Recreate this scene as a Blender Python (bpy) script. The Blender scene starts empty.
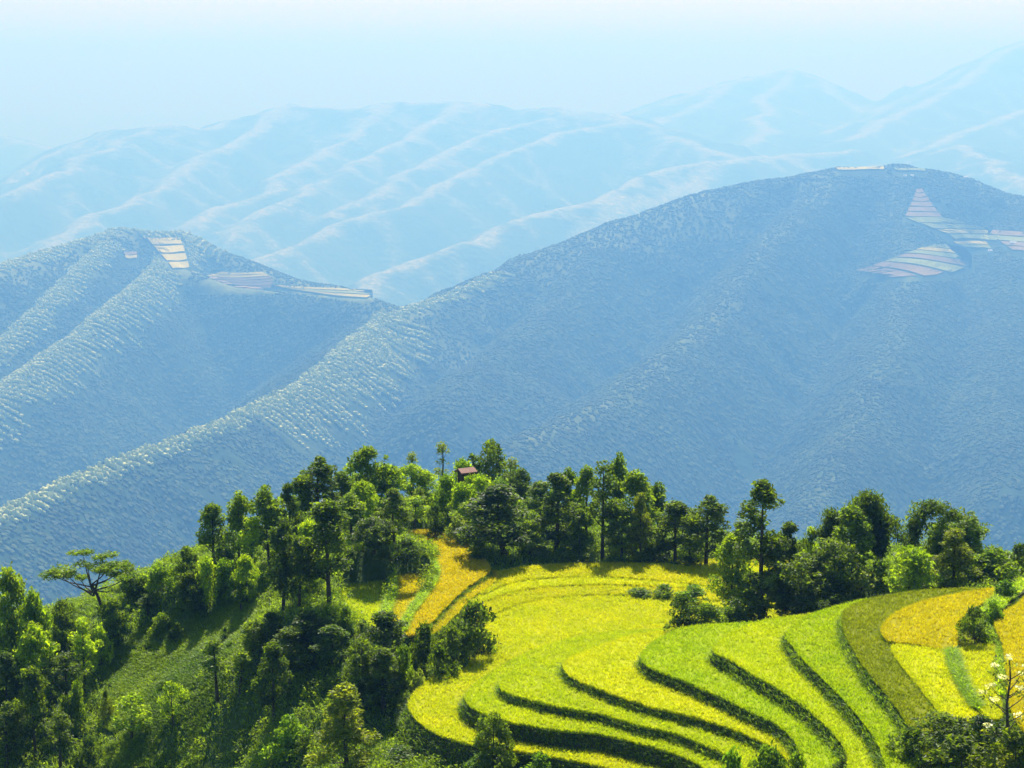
import bpy, math, random
import numpy as np
from mathutils import Vector

# ------------------------------------------------------------------ camera, sky, sun, exposure
S = bpy.context.scene
COL = S.collection
PITCH = math.radians(9.6)
LENS = 67.2
FPX = 1024 * LENS / 36.0
cam_data = bpy.data.cameras.new('camera')
cam_data.lens = LENS
cam_data.sensor_width = 36.0
cam_data.clip_start = 0.5
cam_data.clip_end = 400000.0
cam = bpy.data.objects.new('camera', cam_data)
COL.objects.link(cam)
cam.location = (0, 0, 0)
cam.rotation_euler = (math.pi / 2 - PITCH, 0, 0)
S.camera = cam

SUN_EL = math.radians(51)
SUN_AZ = math.radians(5)          # to the right of the view direction (+Y), behind the hill
world = bpy.data.worlds.new('World')
S.world = world
world.use_nodes = True
wn = world.node_tree
bg = wn.nodes['Background']
sky = wn.nodes.new('ShaderNodeTexSky')
sky.sky_type = 'NISHITA'
sky.sun_disc = False
sky.sun_elevation = SUN_EL
sky.sun_rotation = SUN_AZ
sky.air_density = 1.0
sky.dust_density = 1.0
sky.ozone_density = 1.0
wn.links.new(sky.outputs['Color'], bg.inputs['Color'])
bg.inputs['Strength'].default_value = 0.07

sun_data = bpy.data.lights.new('sun', 'SUN')
sun_data.energy = 5.0
sun_data.angle = math.radians(0.5)
sun_data.color = (1.0, 0.97, 0.93)
sun = bpy.data.objects.new('sun', sun_data)
COL.objects.link(sun)
sun_dir = Vector((math.sin(SUN_AZ) * math.cos(SUN_EL), math.cos(SUN_AZ) * math.cos(SUN_EL), math.sin(SUN_EL)))
sun.rotation_euler = sun_dir.to_track_quat('Z', 'Y').to_euler()
sun.location = (60, 260, 240)

S.view_settings.view_transform = 'Standard'
S.view_settings.look = 'None'
S.view_settings.exposure = 0.95
S.view_settings.gamma = 1.0
S.view_settings.use_curve_mapping = False
S.render.engine = 'CYCLES'
S.cycles.max_bounces = 8
S.cycles.diffuse_bounces = 4
S.cycles.glossy_bounces = 1
S.cycles.transmission_bounces = 5
S.cycles.volume_bounces = 0
S.cycles.use_denoising = True

HAZE_COLOR = (0.155, 0.44, 1.0)
HAZE_ABSORB = (0.15, 0.185, 0.0)     # per colour; 0 = the air only scatters
HAZE_DENSITY = 0.5 / 5400.0
HAZE_G = 0.15

# ------------------------------------------------------------------ helpers
R = np.random.RandomState(7)
CP, SP = math.cos(PITCH), math.sin(PITCH)


def ray(x, y):
    u = (x - 512.0) / FPX
    v = (384.0 - y) / FPX
    return np.array([u, CP + v * SP, -SP + v * CP])


def at(x, y, Y):
    """point seen at (x, y), Y metres ahead of the camera"""
    d = ray(x, y)
    return d * (Y / d[1])


def on(x, y, z):
    """point seen at (x, y) at height z"""
    d = ray(x, y)
    return d * (z / d[2])


def tag(o, label=None, cat=None, group=None, kind=None):
    if label: o['label'] = label
    if cat: o['category'] = cat
    if group: o['group'] = group
    if kind: o['kind'] = kind
    return o


def link(o, parent=None):
    COL.objects.link(o)
    if parent is not None:
        o.parent = parent
    return o


def empty(name, loc=(0, 0, 0)):
    o = bpy.data.objects.new(name, None)
    o.empty_display_size = 0.5
    o.location = tuple(float(v) for v in loc)
    return link(o)


def np_mesh(name, verts, faces, mats=(), smooth=False, mat_idx=None):
    """verts (n,3); faces: one (m,k) int array or a list of such arrays"""
    me = bpy.data.meshes.new(name)
    fl = [f for f in (faces if isinstance(faces, list) else [faces]) if len(f)]
    verts = np.asarray(verts, dtype=np.float32)
    me.vertices.add(len(verts))
    me.vertices.foreach_set('co', verts.ravel())
    loops = np.concatenate([np.asarray(f, dtype=np.int32).ravel() for f in fl])
    tot = np.concatenate([np.full(len(f), f.shape[1], dtype=np.int32) for f in fl])
    start = np.concatenate([[0], np.cumsum(tot)[:-1]]).astype(np.int32)
    me.loops.add(len(loops))
    me.loops.foreach_set('vertex_index', loops)
    me.polygons.add(len(tot))
    me.polygons.foreach_set('loop_start', start)
    me.polygons.foreach_set('loop_total', tot)
    for m in mats:
        me.materials.append(m)
    if mat_idx is not None:
        me.polygons.foreach_set('material_index', np.asarray(mat_idx, dtype=np.int32))
    me.polygons.foreach_set('use_smooth', np.full(len(tot), smooth, dtype=bool))
    me.update(calc_edges=True)
    return me


def mesh_obj(name, verts, faces, mats=(), parent=None, smooth=False, mat_idx=None):
    if not isinstance(mats, (list, tuple)):
        mats = (mats,)
    return link(bpy.data.objects.new(name, np_mesh(name, verts, faces, mats, smooth, mat_idx)), parent)


_perm = np.random.RandomState(3).rand(256, 256)


def vnoise(x, y):
    xi = np.floor(x).astype(int); yi = np.floor(y).astype(int)
    fx = x - xi; fy = y - yi
    fx = fx * fx * fx * (fx * (fx * 6 - 15) + 10); fy = fy * fy * fy * (fy * (fy * 6 - 15) + 10)
    a = _perm[xi % 256, yi % 256]; b = _perm[(xi + 1) % 256, yi % 256]
    c = _perm[xi % 256, (yi + 1) % 256]; d = _perm[(xi + 1) % 256, (yi + 1) % 256]
    return (a * (1 - fx) + b * fx) * (1 - fy) + (c * (1 - fx) + d * fx) * fy


def fbm(x, y, octaves=4, gain=0.5):
    s = 0; a = 1.0; t = 0
    for k in range(octaves):
        s = s + a * (vnoise(x * 2 ** k + 17.3 * k, y * 2 ** k + 9.1 * k) - 0.5)
        t += a; a *= gain
    return s / t * 2


def in_poly(px, py, poly):
    poly = np.asarray(poly)
    inside = np.zeros(len(px), dtype=bool)
    n = len(poly)
    for i in range(n):
        x1, y1 = poly[i - 1][:2]; x2, y2 = poly[i][:2]
        if y1 == y2: continue
        c = ((y1 > py) != (y2 > py)) & (px < (x2 - x1) * (py - y1) / (y2 - y1) + x1)
        inside ^= c
    return inside


def catmull(pts, n=6, closed=False):
    pts = [np.asarray(p, float) for p in pts]
    out = []
    m = len(pts)
    rng = range(m) if closed else range(m - 1)
    for i in rng:
        p0 = pts[i - 1] if (closed or i > 0) else pts[i]
        p1 = pts[i]; p2 = pts[(i + 1) % m]
        p3 = pts[(i + 2) % m] if (closed or i + 2 < m) else p2
        for k in range(n):
            t = k / n
            out.append(0.5 * ((2 * p1) + (-p0 + p2) * t + (2 * p0 - 5 * p1 + 4 * p2 - p3) * t * t
                              + (-p0 + 3 * p1 - 3 * p2 + p3) * t ** 3))
    if not closed:
        out.append(pts[-1])
    return np.array(out)


# ------------------------------------------------------------------ materials
def new_mat(name):
    m = bpy.data.materials.new(name)
    m.use_nodes = True
    nt = m.node_tree
    return m, nt, nt.nodes['Principled BSDF'], nt.nodes['Material Output']


def noise_ramp(nt, scale, stops, detail=4, coord='Object', rough=0.6):
    tc = nt.nodes.new('ShaderNodeTexCoord')
    nz = nt.nodes.new('ShaderNodeTexNoise')
    nz.inputs['Scale'].default_value = scale
    nz.inputs['Detail'].default_value = detail
    nz.inputs['Roughness'].default_value = rough
    nt.links.new(tc.outputs[coord], nz.inputs['Vector'])
    cr = nt.nodes.new('ShaderNodeValToRGB')
    e = cr.color_ramp.elements
    while len(e) < len(stops): e.new(0.5)
    for k, (p, c) in enumerate(stops):
        e[k].position = p
        e[k].color = (*c, 1)
    nt.links.new(nz.outputs['Fac'], cr.inputs['Fac'])
    return cr.outputs['Color'], nz


def mix_col(nt, fac, a, b, mode='MIX'):
    mx = nt.nodes.new('ShaderNodeMix')
    mx.data_type = 'RGBA'; mx.blend_type = mode
    for sock, v in ((mx.inputs[0], fac), (mx.inputs[6], a), (mx.inputs[7], b)):
        if hasattr(v, 'is_linked'): nt.links.new(v, sock)
        elif isinstance(v, (tuple, list)): sock.default_value = (*v, 1) if len(v) == 3 else v
        else: sock.default_value = v
    return mx.outputs[2]


def leaf_mat(name, dark, light, trans=0.45, gloss=0.35, scale=0.45, warm=None):
    """leaves: patchy colour, a soft sheen, and light coming through"""
    m, nt, p, out = new_mat(name)
    c1, _ = noise_ramp(nt, scale, [(0.32, dark), (0.68, light)], 5, 'Object')
    c2, _ = noise_ramp(nt, 6.0, [(0.3, (0.72, 0.72, 0.72)), (0.75, (1.25, 1.2, 1.1))], 2, 'Object')
    col = mix_col(nt, 1.0, c1, c2, 'MULTIPLY')
    ge = nt.nodes.new('ShaderNodeNewGeometry')
    mr = nt.nodes.new('ShaderNodeMapRange')
    mr.inputs['To Min'].default_value = 0.55; mr.inputs['To Max'].default_value = 1.5
    nt.links.new(ge.outputs['Random Per Island'], mr.inputs['Value'])
    col = mix_col(nt, 1.0, col, mr.outputs['Result'], 'MULTIPLY')
    oi = nt.nodes.new('ShaderNodeObjectInfo')
    cr = nt.nodes.new('ShaderNodeValToRGB')
    cr.color_ramp.elements[0].color = (0.70, 0.84, 0.8, 1)
    cr.color_ramp.elements[1].color = (1.22, 1.28, 0.95, 1)
    nt.links.new(oi.outputs['Random'], cr.inputs['Fac'])
    col = mix_col(nt, 1.0, col, cr.outputs['Color'], 'MULTIPLY')
    nt.links.new(col, p.inputs['Base Color'])
    p.inputs['Roughness'].default_value = 0.5
    p.inputs['Specular IOR Level'].default_value = gloss
    tr = nt.nodes.new('ShaderNodeBsdfTranslucent')
    tcol = mix_col(nt, 1.0, col, (1.7, 1.6, 0.55), 'MULTIPLY')
    nt.links.new(tcol, tr.inputs['Color'])
    ms = nt.nodes.new('ShaderNodeMixShader')
    ms.inputs[0].default_value = trans
    nt.links.new(p.outputs[0], ms.inputs[1])
    nt.links.new(tr.outputs[0], ms.inputs[2])
    nt.links.new(ms.outputs[0], out.inputs['Surface'])
    return m


def cover_mat(name, wood_a, wood_b, open_lit_a, open_lit_b, scale, bump, bscale):
    """dark woodland with pale open land where the 'cover' attribute says so"""
    m, nt, p, out = new_mat(name)
    c1, nz = noise_ramp(nt, scale, [(0.3, wood_a), (0.7, wood_b)], 6, 'Object')
    c2, _ = noise_ramp(nt, scale * 2.3, [(0.3, open_lit_a), (0.7, open_lit_b)], 6, 'Object')
    a = nt.nodes.new('ShaderNodeAttribute'); a.attribute_name = 'cover'
    tc0 = nt.nodes.new('ShaderNodeTexCoord')
    n0 = nt.nodes.new('ShaderNodeTexNoise')
    n0.inputs['Scale'].default_value = bscale * 1.3; n0.inputs['Detail'].default_value = 5; n0.inputs['Roughness'].default_value = 0.75
    nt.links.new(tc0.outputs['Object'], n0.inputs['Vector'])
    ma = nt.nodes.new('ShaderNodeMath'); ma.operation = 'MULTIPLY_ADD'
    ma.inputs[1].default_value = 2.2; ma.inputs[2].default_value = -1.1
    nt.links.new(n0.outputs['Fac'], ma.inputs[0])
    mb = nt.nodes.new('ShaderNodeMath'); mb.operation = 'ADD'; mb.use_clamp = True
    nt.links.new(a.outputs['Fac'], mb.inputs[0]); nt.links.new(ma.outputs[0], mb.inputs[1])
    mc = nt.nodes.new('ShaderNodeMath'); mc.operation = 'MULTIPLY'; mc.use_clamp = True      # nothing open where the land is all wood
    sq = nt.nodes.new('ShaderNodeMath'); sq.operation = 'MULTIPLY'; sq.use_clamp = True; sq.inputs[1].default_value = 3.0
    nt.links.new(a.outputs['Fac'], sq.inputs[0])
    nt.links.new(mb.outputs[0], mc.inputs[0]); nt.links.new(sq.outputs[0], mc.inputs[1])
    nt.links.new(mix_col(nt, mc.outputs[0], c1, c2), p.inputs['Base Color'])
    p.inputs['Roughness'].default_value = 0.95
    p.inputs['Specular IOR Level'].default_value = 0.1
    tc = nt.nodes.new('ShaderNodeTexCoord')
    n2 = nt.nodes.new('ShaderNodeTexNoise')
    n2.inputs['Scale'].default_value = bscale; n2.inputs['Detail'].default_value = 6
    nt.links.new(tc.outputs['Object'], n2.inputs['Vector'])
    bp = nt.nodes.new('ShaderNodeBump')
    bp.inputs['Strength'].default_value = 1.0; bp.inputs['Distance'].default_value = bump
    nt.links.new(n2.outputs['Fac'], bp.inputs['Height'])
    nt.links.new(bp.outputs['Normal'], p.inputs['Normal'])
    return m


def plain_mat(name, a, b, scale=2.0, rough=0.9, bump=0.0, bscale=None):
    m, nt, p, out = new_mat(name)
    c, nz = noise_ramp(nt, scale, [(0.3, a), (0.7, b)], 6, 'Object')
    nt.links.new(c, p.inputs['Base Color'])
    p.inputs['Roughness'].default_value = rough
    p.inputs['Specular IOR Level'].default_value = 0.2
    if bump:
        bp = nt.nodes.new('ShaderNodeBump')
        bp.inputs['Strength'].default_value = 1.0
        bp.inputs['Distance'].default_value = bump
        if bscale:
            tc = nt.nodes.new('ShaderNodeTexCoord')
            n2 = nt.nodes.new('ShaderNodeTexNoise')
            n2.inputs['Scale'].default_value = bscale
            n2.inputs['Detail'].default_value = 6
            nt.links.new(tc.outputs['Object'], n2.inputs['Vector'])
            nt.links.new(n2.outputs['Fac'], bp.inputs['Height'])
        else:
            nt.links.new(nz.outputs['Fac'], bp.inputs['Height'])
        nt.links.new(bp.outputs['Normal'], p.inputs['Normal'])
    return m


M_SLOPE = cover_mat('forest_slope', (0.010, 0.032, 0.012), (0.028, 0.060, 0.020), (0.09, 0.13, 0.035), (0.19, 0.22, 0.07), 0.008, 8.0, 0.03)  # pale pair: open grass, also standing in for lit crests
M_FAR = cover_mat('far_slope', (0.022, 0.045, 0.018), (0.060, 0.090, 0.034), (0.16, 0.20, 0.09), (0.50, 0.52, 0.33), 0.004, 60.0, 0.010)  # sunlit crests and flanks are put into the pale pair
M_GROUND = plain_mat('valley_ground', (0.05, 0.08, 0.03), (0.10, 0.12, 0.05), 0.002, 0.95)

# ------------------------------------------------------------------ distant mountains: ridge skeletons with eroded flanks
SC = 4.8
KS = SC / 2.0
KF = KS * 1.55            # the far range stands farther still
MID_RIDGES = [  # (slope, crest radius, [(x, y, metres ahead)...])
    (0.80, 50, [(380, 318, 2250), (440, 300, 2330), (500, 272, 2400), (560, 245, 2450), (620, 222, 2500), (700, 194, 2560),
                (770, 180, 2600), (840, 170, 2620), (900, 167, 2640), (950, 172, 2650), (1024, 200, 2600), (1120, 240, 2500), (1260, 300, 2400)]),
    (1.05, 26, [(380, 318, 2250), (340, 352, 2080), (300, 385, 1950), (250, 410, 1850), (200, 432, 1760), (100, 468, 1620), (0, 512, 1500), (-160, 590, 1330)]),
    (1.0, 36, [(840, 170, 2620), (760, 255, 2350), (700, 330, 2150), (620, 395, 1950), (560, 422, 1850), (510, 445, 1750), (430, 500, 1600)]),
    (1.0, 36, [(900, 167, 2640), (905, 235, 2430), (920, 268, 2330), (900, 335, 2130), (860, 425, 1900), (800, 530, 1650)]),
    (1.0, 36, [(1024, 200, 2600), (1026, 250, 2390), (1012, 310, 2230), (1000, 390, 1990), (1010, 490, 1740)]),
    (1.0, 36, [(620, 222, 2500), (560, 300, 2300), (500, 350, 2120), (440, 400, 1950)]),
    (0.85, 40, [(-200, 330, 2200), (-100, 300, 2300), (0, 268, 2450), (60, 248, 2550), (120, 231, 2620), (180, 234, 2650), (230, 257, 2620),
                (290, 279, 2560), (340, 289, 2480), (380, 304, 2380), (400, 314, 2300)]),
    (1.05, 26, [(180, 234, 2650), (165, 264, 2500), (120, 302, 2330), (60, 348, 2180), (0, 392, 2050), (-110, 465, 1880)]),
    (1.05, 26, [(120, 231, 2620), (95, 255, 2520), (60, 288, 2400), (20, 330, 2270), (-60, 390, 2100)]),
    (1.15, 36, [(165, 264, 2500), (230, 287, 2440), (300, 295, 2400), (372, 300, 2330)]),
]
FAR_RIDGES = [
    (0.50, 80, [(-200, 250, 5100), (0, 189, 5400), (60, 160, 5500), (115, 130, 5600), (165, 124, 5650), (205, 131, 5700), (235, 119, 5750),
                (290, 105, 5800), (345, 110, 5850), (400, 103, 5900), (460, 102, 5900), (510, 110, 5850), (560, 108, 5800), (620, 116, 5750),
                (660, 132, 5600), (720, 152, 5400), (760, 166, 5200), (830, 185, 5000), (900, 200, 4800)]),
    (0.85, 34, [(165, 124, 5650), (110, 150, 5200), (50, 175, 4900), (0, 196, 4700), (-120, 246, 4300)]),
    (0.85, 34, [(290, 105, 5800), (240, 140, 5400), (190, 166, 5100), (140, 195, 4800), (80, 226, 4500), (20, 264, 4200)]),
    (0.85, 34, [(400, 103, 5900), (350, 140, 5500), (300, 165, 5150), (240, 200, 4800), (190, 225, 4500)]),
    (0.85, 34, [(460, 102, 5900), (425, 125, 5500), (375, 155, 5200), (330, 180, 4950), (290, 200, 4700), (235, 238, 4400)]),
    (0.85, 34, [(620, 116, 5750), (560, 132, 5400), (500, 155, 5100), (440, 185, 4800), (370, 215, 4500), (300, 245, 4300), (240, 262, 4100)]),
    (0.85, 34, [(560, 108, 5800), (500, 128, 5500), (440, 155, 5200), (390, 185, 4900), (330, 215, 4600)]),
    (0.85, 34, [(860, 150, 5300), (760, 157, 5000), (690, 164, 4800), (630, 186, 4500), (570, 207, 4250), (500, 227, 4050), (430, 256, 3850), (370, 290, 3600)]),
    (0.85, 34, [(760, 157, 5000), (700, 185, 4700), (640, 215, 4400), (580, 245, 4100)]),
    (0.5, 60, [(960, 145, 5200), (1000, 170, 4800), (1060, 200, 4400)]),
    (0.5, 80, [(560, 142, 7500), (640, 112, 7600), (690, 92, 7700), (740, 80, 7800), (790, 70, 7900), (820, 82, 7800), (850, 107, 7600), (880, 132, 7300), (900, 150, 7000)]),
    (0.5, 60, [(740, 80, 7800), (700, 105, 7300), (660, 125, 6900), (610, 140, 6500)]),
    (0.5, 60, [(790, 70, 7900), (760, 100, 7300), (770, 130, 6700), (740, 150, 6300)]),
    (0.5, 80, [(830, 155, 6900), (880, 117, 7300), (930, 87, 7500), (980, 64, 7700), (1024, 44, 7800), (1100, 20, 7900), (1240, 5, 8000)]),
    (0.5, 60, [(1024, 44, 7800), (960, 85, 7100), (900, 115, 6700), (850, 140, 6300)]),
    (0.5, 60, [(1240, 40, 6600), (1100, 85, 6500), (1024, 110, 6350), (960, 133, 6200), (900, 158, 5900)]),
    (0.5, 80, [(-200, 110, 8000), (-100, 120, 7800), (0, 136, 7600), (40, 146, 7400), (90, 176, 7000)]),
]
def ridge_points(rs, wander=0.0, seed=2, sc=SC):
    """ridge lines in the land; wander bends the line sideways between its given points"""
    rr = np.random.RandomState(seed)
    out = []
    for s, r, pts in rs:
        P = np.array([at(x, y, Y * sc) for x, y, Y in pts])
        if wander:
            Q = [P[0]]
            for a, b in zip(P[:-1], P[1:]):
                d = (b - a)[:2]; n = np.array([-d[1], d[0]]) / max(np.linalg.norm(d), 1e-6)
                for t in (1 / 3, 2 / 3):
                    m = a + (b - a) * t
                    Q.append(np.r_[m[:2] + n * rr.normal(0, wander), m[2] + rr.normal(0, wander * 0.10)])
                Q.append(b)
            P = np.array(Q)
        out.append((s, r * sc, P))
    return out


def ridge_field(X, Y, rs, floor, k, amp, wl):
    acc = np.full(X.shape, floor / k)
    best = np.full(X.shape, 1e9)
    for s, r, P in rs:
        bd = np.full(X.shape, 1e9); bz = np.zeros_like(X)
        for a, b in zip(P[:-1], P[1:]):
            ab = b[:2] - a[:2]
            t = np.clip(((X - a[0]) * ab[0] + (Y - a[1]) * ab[1]) / (ab @ ab), 0, 1)
            d = np.hypot(X - a[0] - t * ab[0], Y - a[1] - t * ab[1])
            z = a[2] + t * (b[2] - a[2])
            # the segment that stands highest here, with a small bias to the nearest
            m = (z - s * d) > (bz - s * bd)
            bd = np.where(m, d, bd); bz = np.where(m, z, bz)
        wob = 1 + 0.35 * fbm(X / (wl * 1.7) + 3, Y / (wl * 1.7) + 8, 2)
        h = bz - s * wob * (np.sqrt(bd * bd + r * r) - r)
        acc = np.logaddexp(acc, h / k)
        best = np.minimum(best, bd)
    h = k * acc
    damp = np.clip(best / (wl * 0.5), 0.12, 1.0)
    gully = -np.abs(fbm(X / wl, Y / wl, 3)) + 0.25
    return h + amp * damp * gully + amp * 0.25 * damp * fbm(X / wl * 4.3, Y / wl * 4.3, 3)


def grid_faces(nx, ny):
    i = np.arange(nx - 1)[None, :] + np.arange(ny - 1)[:, None] * nx
    i = i.ravel()
    return np.stack([i, i + 1, i + nx + 1, i + nx], 1)


def branch(rs, spacing, length, fall, seed, slope):
    """side spurs leaving every ridge line"""
    rr = np.random.RandomState(seed)
    out = []
    for s, r, P in rs:
        for a, b in zip(P[:-1], P[1:]):
            L = math.hypot(*(b - a)[:2])
            for k in range(max(1, int(L / spacing + rr.rand()))):
                p = a + (b - a) * rr.rand()
                side = rr.choice((-1, 1))
                d = (b - a)[:2] / L
                nrm = np.array([d[1], -d[0]]) * side
                along = d * rr.uniform(0.1, 0.9) * (1 if b[2] < a[2] else -1)
                v = nrm + along; v /= np.linalg.norm(v)
                l = length * rr.uniform(0.5, 1.4)
                v2 = v + rr.normal(0, 0.35, 2); v2 /= np.linalg.norm(v2)
                q = np.r_[p[:2] + v * l * 0.5, p[2] - 4 * KS - fall * l * 0.5 * rr.uniform(0.7, 1.2)]
                e = np.r_[q[:2] + v2 * l * 0.5, q[2] - fall * l * 0.5 * rr.uniform(0.8, 1.5)]
                out.append((slope, 14 * KS, np.array([p - np.array([0, 0, 2 * KS]), q, e])))
    return out


MID = ridge_points([(s_, r_, [(x, y, 1500 + (Y - 1500) * 1.45) for x, y, Y in pts]) for s_, r_, pts in MID_RIDGES]); FAR = ridge_points(FAR_RIDGES, 45 * KF, 2, SC * 1.55)
MID_ALL = MID + branch(MID, 190 * KS, 230 * KS, 0.62, 4, 1.15)
FAR_ALL = FAR + branch(FAR, 260 * KF, 520 * KF, 0.50, 9, 1.05)
FLOOR = -1150.0 * KS


def mid_h(X, Y):
    return ridge_field(np.asarray(X, float), np.asarray(Y, float), MID_ALL, FLOOR - 60 * KS, 9.0 * KS, 60.0 * KS, 300.0 * KS)


def run_along(X, Y, P):
    """distance to a ridge line, and which side of it (positive: to the right of its run)"""
    bd = np.full(X.shape, 1e9); sd = np.zeros_like(X)
    for a, b in zip(P[:-1], P[1:]):
        ab = b[:2] - a[:2]
        t = np.clip(((X - a[0]) * ab[0] + (Y - a[1]) * ab[1]) / (ab @ ab), 0, 1)
        d = np.hypot(X - a[0] - t * ab[0], Y - a[1] - t * ab[1])
        m = d < bd
        bd = np.where(m, d, bd); sd = np.where(m, (X - a[0]) * ab[1] - (Y - a[1]) * ab[0], sd)
    return bd, np.sign(sd)


def open_lit_land(F, zones):  # pale bands along the ridges: open ground and painted sunlight together
    c = np.zeros_like(F.X)
    n = fbm(F.X / (160 * KS), F.Y / (160 * KS), 4) * 1.1 + fbm(F.X / (50 * KS), F.Y / (50 * KS), 4) * 0.9
    for P, wl, wr, amt in zones:
        d, s = run_along(F.X, F.Y, P)
        w = np.where(s > 0, wr, wl) * KS
        c = np.maximum(c, amt * np.clip(1.25 - d / w + n, 0, 1))
    return c


class Field:
    """a height grid with bilinear lookup"""
    def __init__(s, x0, x1, y0, y1, step, fn):
        s.xs = np.arange(x0, x1 + step, step); s.ys = np.arange(y0, y1 + step, step); s.step = step
        X, Y = np.meshgrid(s.xs, s.ys); s.X, s.Y = X, Y; s.Z = fn(X, Y)

    def __call__(s, x, y):
        fx = np.clip((np.asarray(x) - s.xs[0]) / s.step, 0, len(s.xs) - 1.001)
        fy = np.clip((np.asarray(y) - s.ys[0]) / s.step, 0, len(s.ys) - 1.001)
        i = fx.astype(int); j = fy.astype(int); u = fx - i; v = fy - j
        Z = s.Z
        return (Z[j, i] * (1 - u) + Z[j, i + 1] * u) * (1 - v) + (Z[j + 1, i] * (1 - u) + Z[j + 1, i + 1] * u) * v

    def mesh(s, name, mat, cover=None):
        V = np.stack([s.X.ravel(), s.Y.ravel(), s.Z.ravel()], 1)
        o = mesh_obj(name, V, grid_faces(len(s.xs), len(s.ys)), mat, smooth=True)
        if cover is not None:
            at_ = o.data.attributes.new('cover', 'FLOAT', 'POINT')
            at_.data.foreach_set('value', np.asarray(cover, dtype=np.float32).ravel())
        return o

    def hit(s, x, y, near, far):
        d = ray(x, y)
        Y = np.linspace(near, far, 4000)
        P = d[None, :] * (Y / d[1])[:, None]
        below = P[:, 2] < s(P[:, 0], P[:, 1])
        k = int(np.argmax(below)) if below.any() else len(Y) - 1
        return P[k]


F_MID = Field(-2200 * KS, 2200 * KS, 1900 * KS, 7600 * KS, 16.0 * KS, mid_h)
MID_OPEN_LIT = open_lit_land(F_MID, [(MID[1][2][:4], 110, 30, 0.45), (MID[1][2][3:], 26, 24, 0.8), (MID[7][2], 90, 60, 0.45), (MID[8][2], 50, 50, 0.45), (MID[6][2], 70, 110, 0.85), (MID[0][2][:6], 80, 170, 0.75),
                             (MID[2][2], 40, 130, 0.50), (MID[0][2][5:], 50, 90, 0.45), (MID[3][2], 20, 70, 0.35), (MID[9][2], 60, 40, 0.8)])
tag(F_MID.mesh('mountain_slopes', M_SLOPE, MID_OPEN_LIT), kind='structure', label='hazy forested mountain and ridges beyond the rice hill')
F_FAR = Field(-6500 * KF, 6500 * KF, 5700 * KF, 17500 * KF, 42.0 * KF,
              lambda X, Y: ridge_field(X, Y, FAR_ALL, FLOOR - 390 * KS, 14.0 * KF, 120.0 * KF, 420.0 * KF))
tag(F_FAR.mesh('far_mountains', M_FAR, open_lit_land(F_FAR, [(r_[2], 80, 120, 0.72) for r_ in FAR] + [(r_[2], 50, 50, 0.4) for r_ in FAR_ALL[len(FAR):]])), kind='structure', label='pale blue mountain range fading into the haze')
GZ = FLOOR - 420 * KS
g = 60000 * KS
tag(mesh_obj('ground', [(-g, -2500, GZ), (g, -2500, GZ), (g, 60000 * KS, GZ), (-g, 60000 * KS, GZ)], np.array([[0, 1, 2, 3]]), M_GROUND),
    kind='structure', label='valley floor below the mountains')

# ------------------------------------------------------------------ forest cover of the middle mountains
import bmesh


def ico(sub):
    bm = bmesh.new()
    bmesh.ops.create_icosphere(bm, subdivisions=sub, radius=1.0)
    v = np.array([x.co[:] for x in bm.verts]); f = np.array([[q.index for q in x.verts] for x in bm.faces])
    bm.free()
    return v, f


def scatter_mesh(name, base_list, P, scale, rot, mat, lean=None):
    """one mesh holding a jittered copy of the base shapes at every point"""
    Vs, Fs, off = [], [], 0
    which = R.randint(0, len(base_list), len(P))
    for k, (bv, bf) in enumerate(base_list):
        m = which == k
        p, s, a = P[m], scale[m], rot[m]
        c, sn = np.cos(a)[:, None], np.sin(a)[:, None]
        v = bv[None] * s[:, None, :]
        x = v[:, :, 0] * c - v[:, :, 1] * sn + p[:, 0:1]
        y = v[:, :, 0] * sn + v[:, :, 1] * c + p[:, 1:2]
        z = v[:, :, 2] + p[:, 2:3]
        if lean is not None:      # the canopy follows the slope under it
            z = z + (x - p[:, 0:1]) * lean[m][:, 0:1] + (y - p[:, 1:2]) * lean[m][:, 1:2]
        V = np.stack([x, y, z], 2).reshape(-1, 3)
        F = (bf[None] + (np.arange(len(p)) * len(bv))[:, None, None]).reshape(-1, bf.shape[1]) + off
        Vs.append(V); Fs.append(F); off += len(V)
    return mesh_obj(name, np.concatenate(Vs), np.concatenate(Fs), mat)


def crown_blobs(n, sub, seed):
    rr = np.random.RandomState(seed)
    v, f = ico(sub)
    out = []
    for _ in range(n):
        q = v * (1 + rr.uniform(-0.28, 0.28, len(v))[:, None])
        q[:, 2] = np.where(q[:, 2] > 0, q[:, 2] * rr.uniform(0.9, 1.5), q[:, 2] * 0.8)
        out.append((q, f))
    return out


def ridge_coords(P2, Pr):
    """distance to a ridge line and the run along it"""
    bd = np.full(len(P2), 1e9); bt = np.zeros(len(P2)); run = 0.0
    for a, b in zip(Pr[:-1], Pr[1:]):
        ab = b[:2] - a[:2]; L = math.hypot(*ab)
        t = np.clip((P2 - a[:2]) @ ab / (L * L), 0, 1)
        d = np.hypot(*(P2 - a[:2] - t[:, None] * ab).T)
        m = d < bd
        bd = np.where(m, d, bd); bt = np.where(m, run + t * L, bt); run += L
    return bd, bt


def to_px(P):
    x, y, z = P[:, 0], P[:, 1], P[:, 2]
    dep = y * CP - z * SP
    return 512 + FPX * x / dep, 384 - FPX * (y * SP + z * CP) / dep


def seen(P, field, lift, steps=60):
    """points the land itself does not hide from the viewpoint"""
    ok = np.ones(len(P), dtype=bool)
    for t in np.linspace(0.985, 0.45, steps):
        q = P * t
        q[:, 2] += lift * t
        ok &= q[:, 2] > field(q[:, 0], q[:, 1]) - 6 * (q[:, 1] < field.ys[0])*1e6
    return ok


FIELD_CLEAR = []       # pixel outlines of the far terraced fields, kept free of trees


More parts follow.
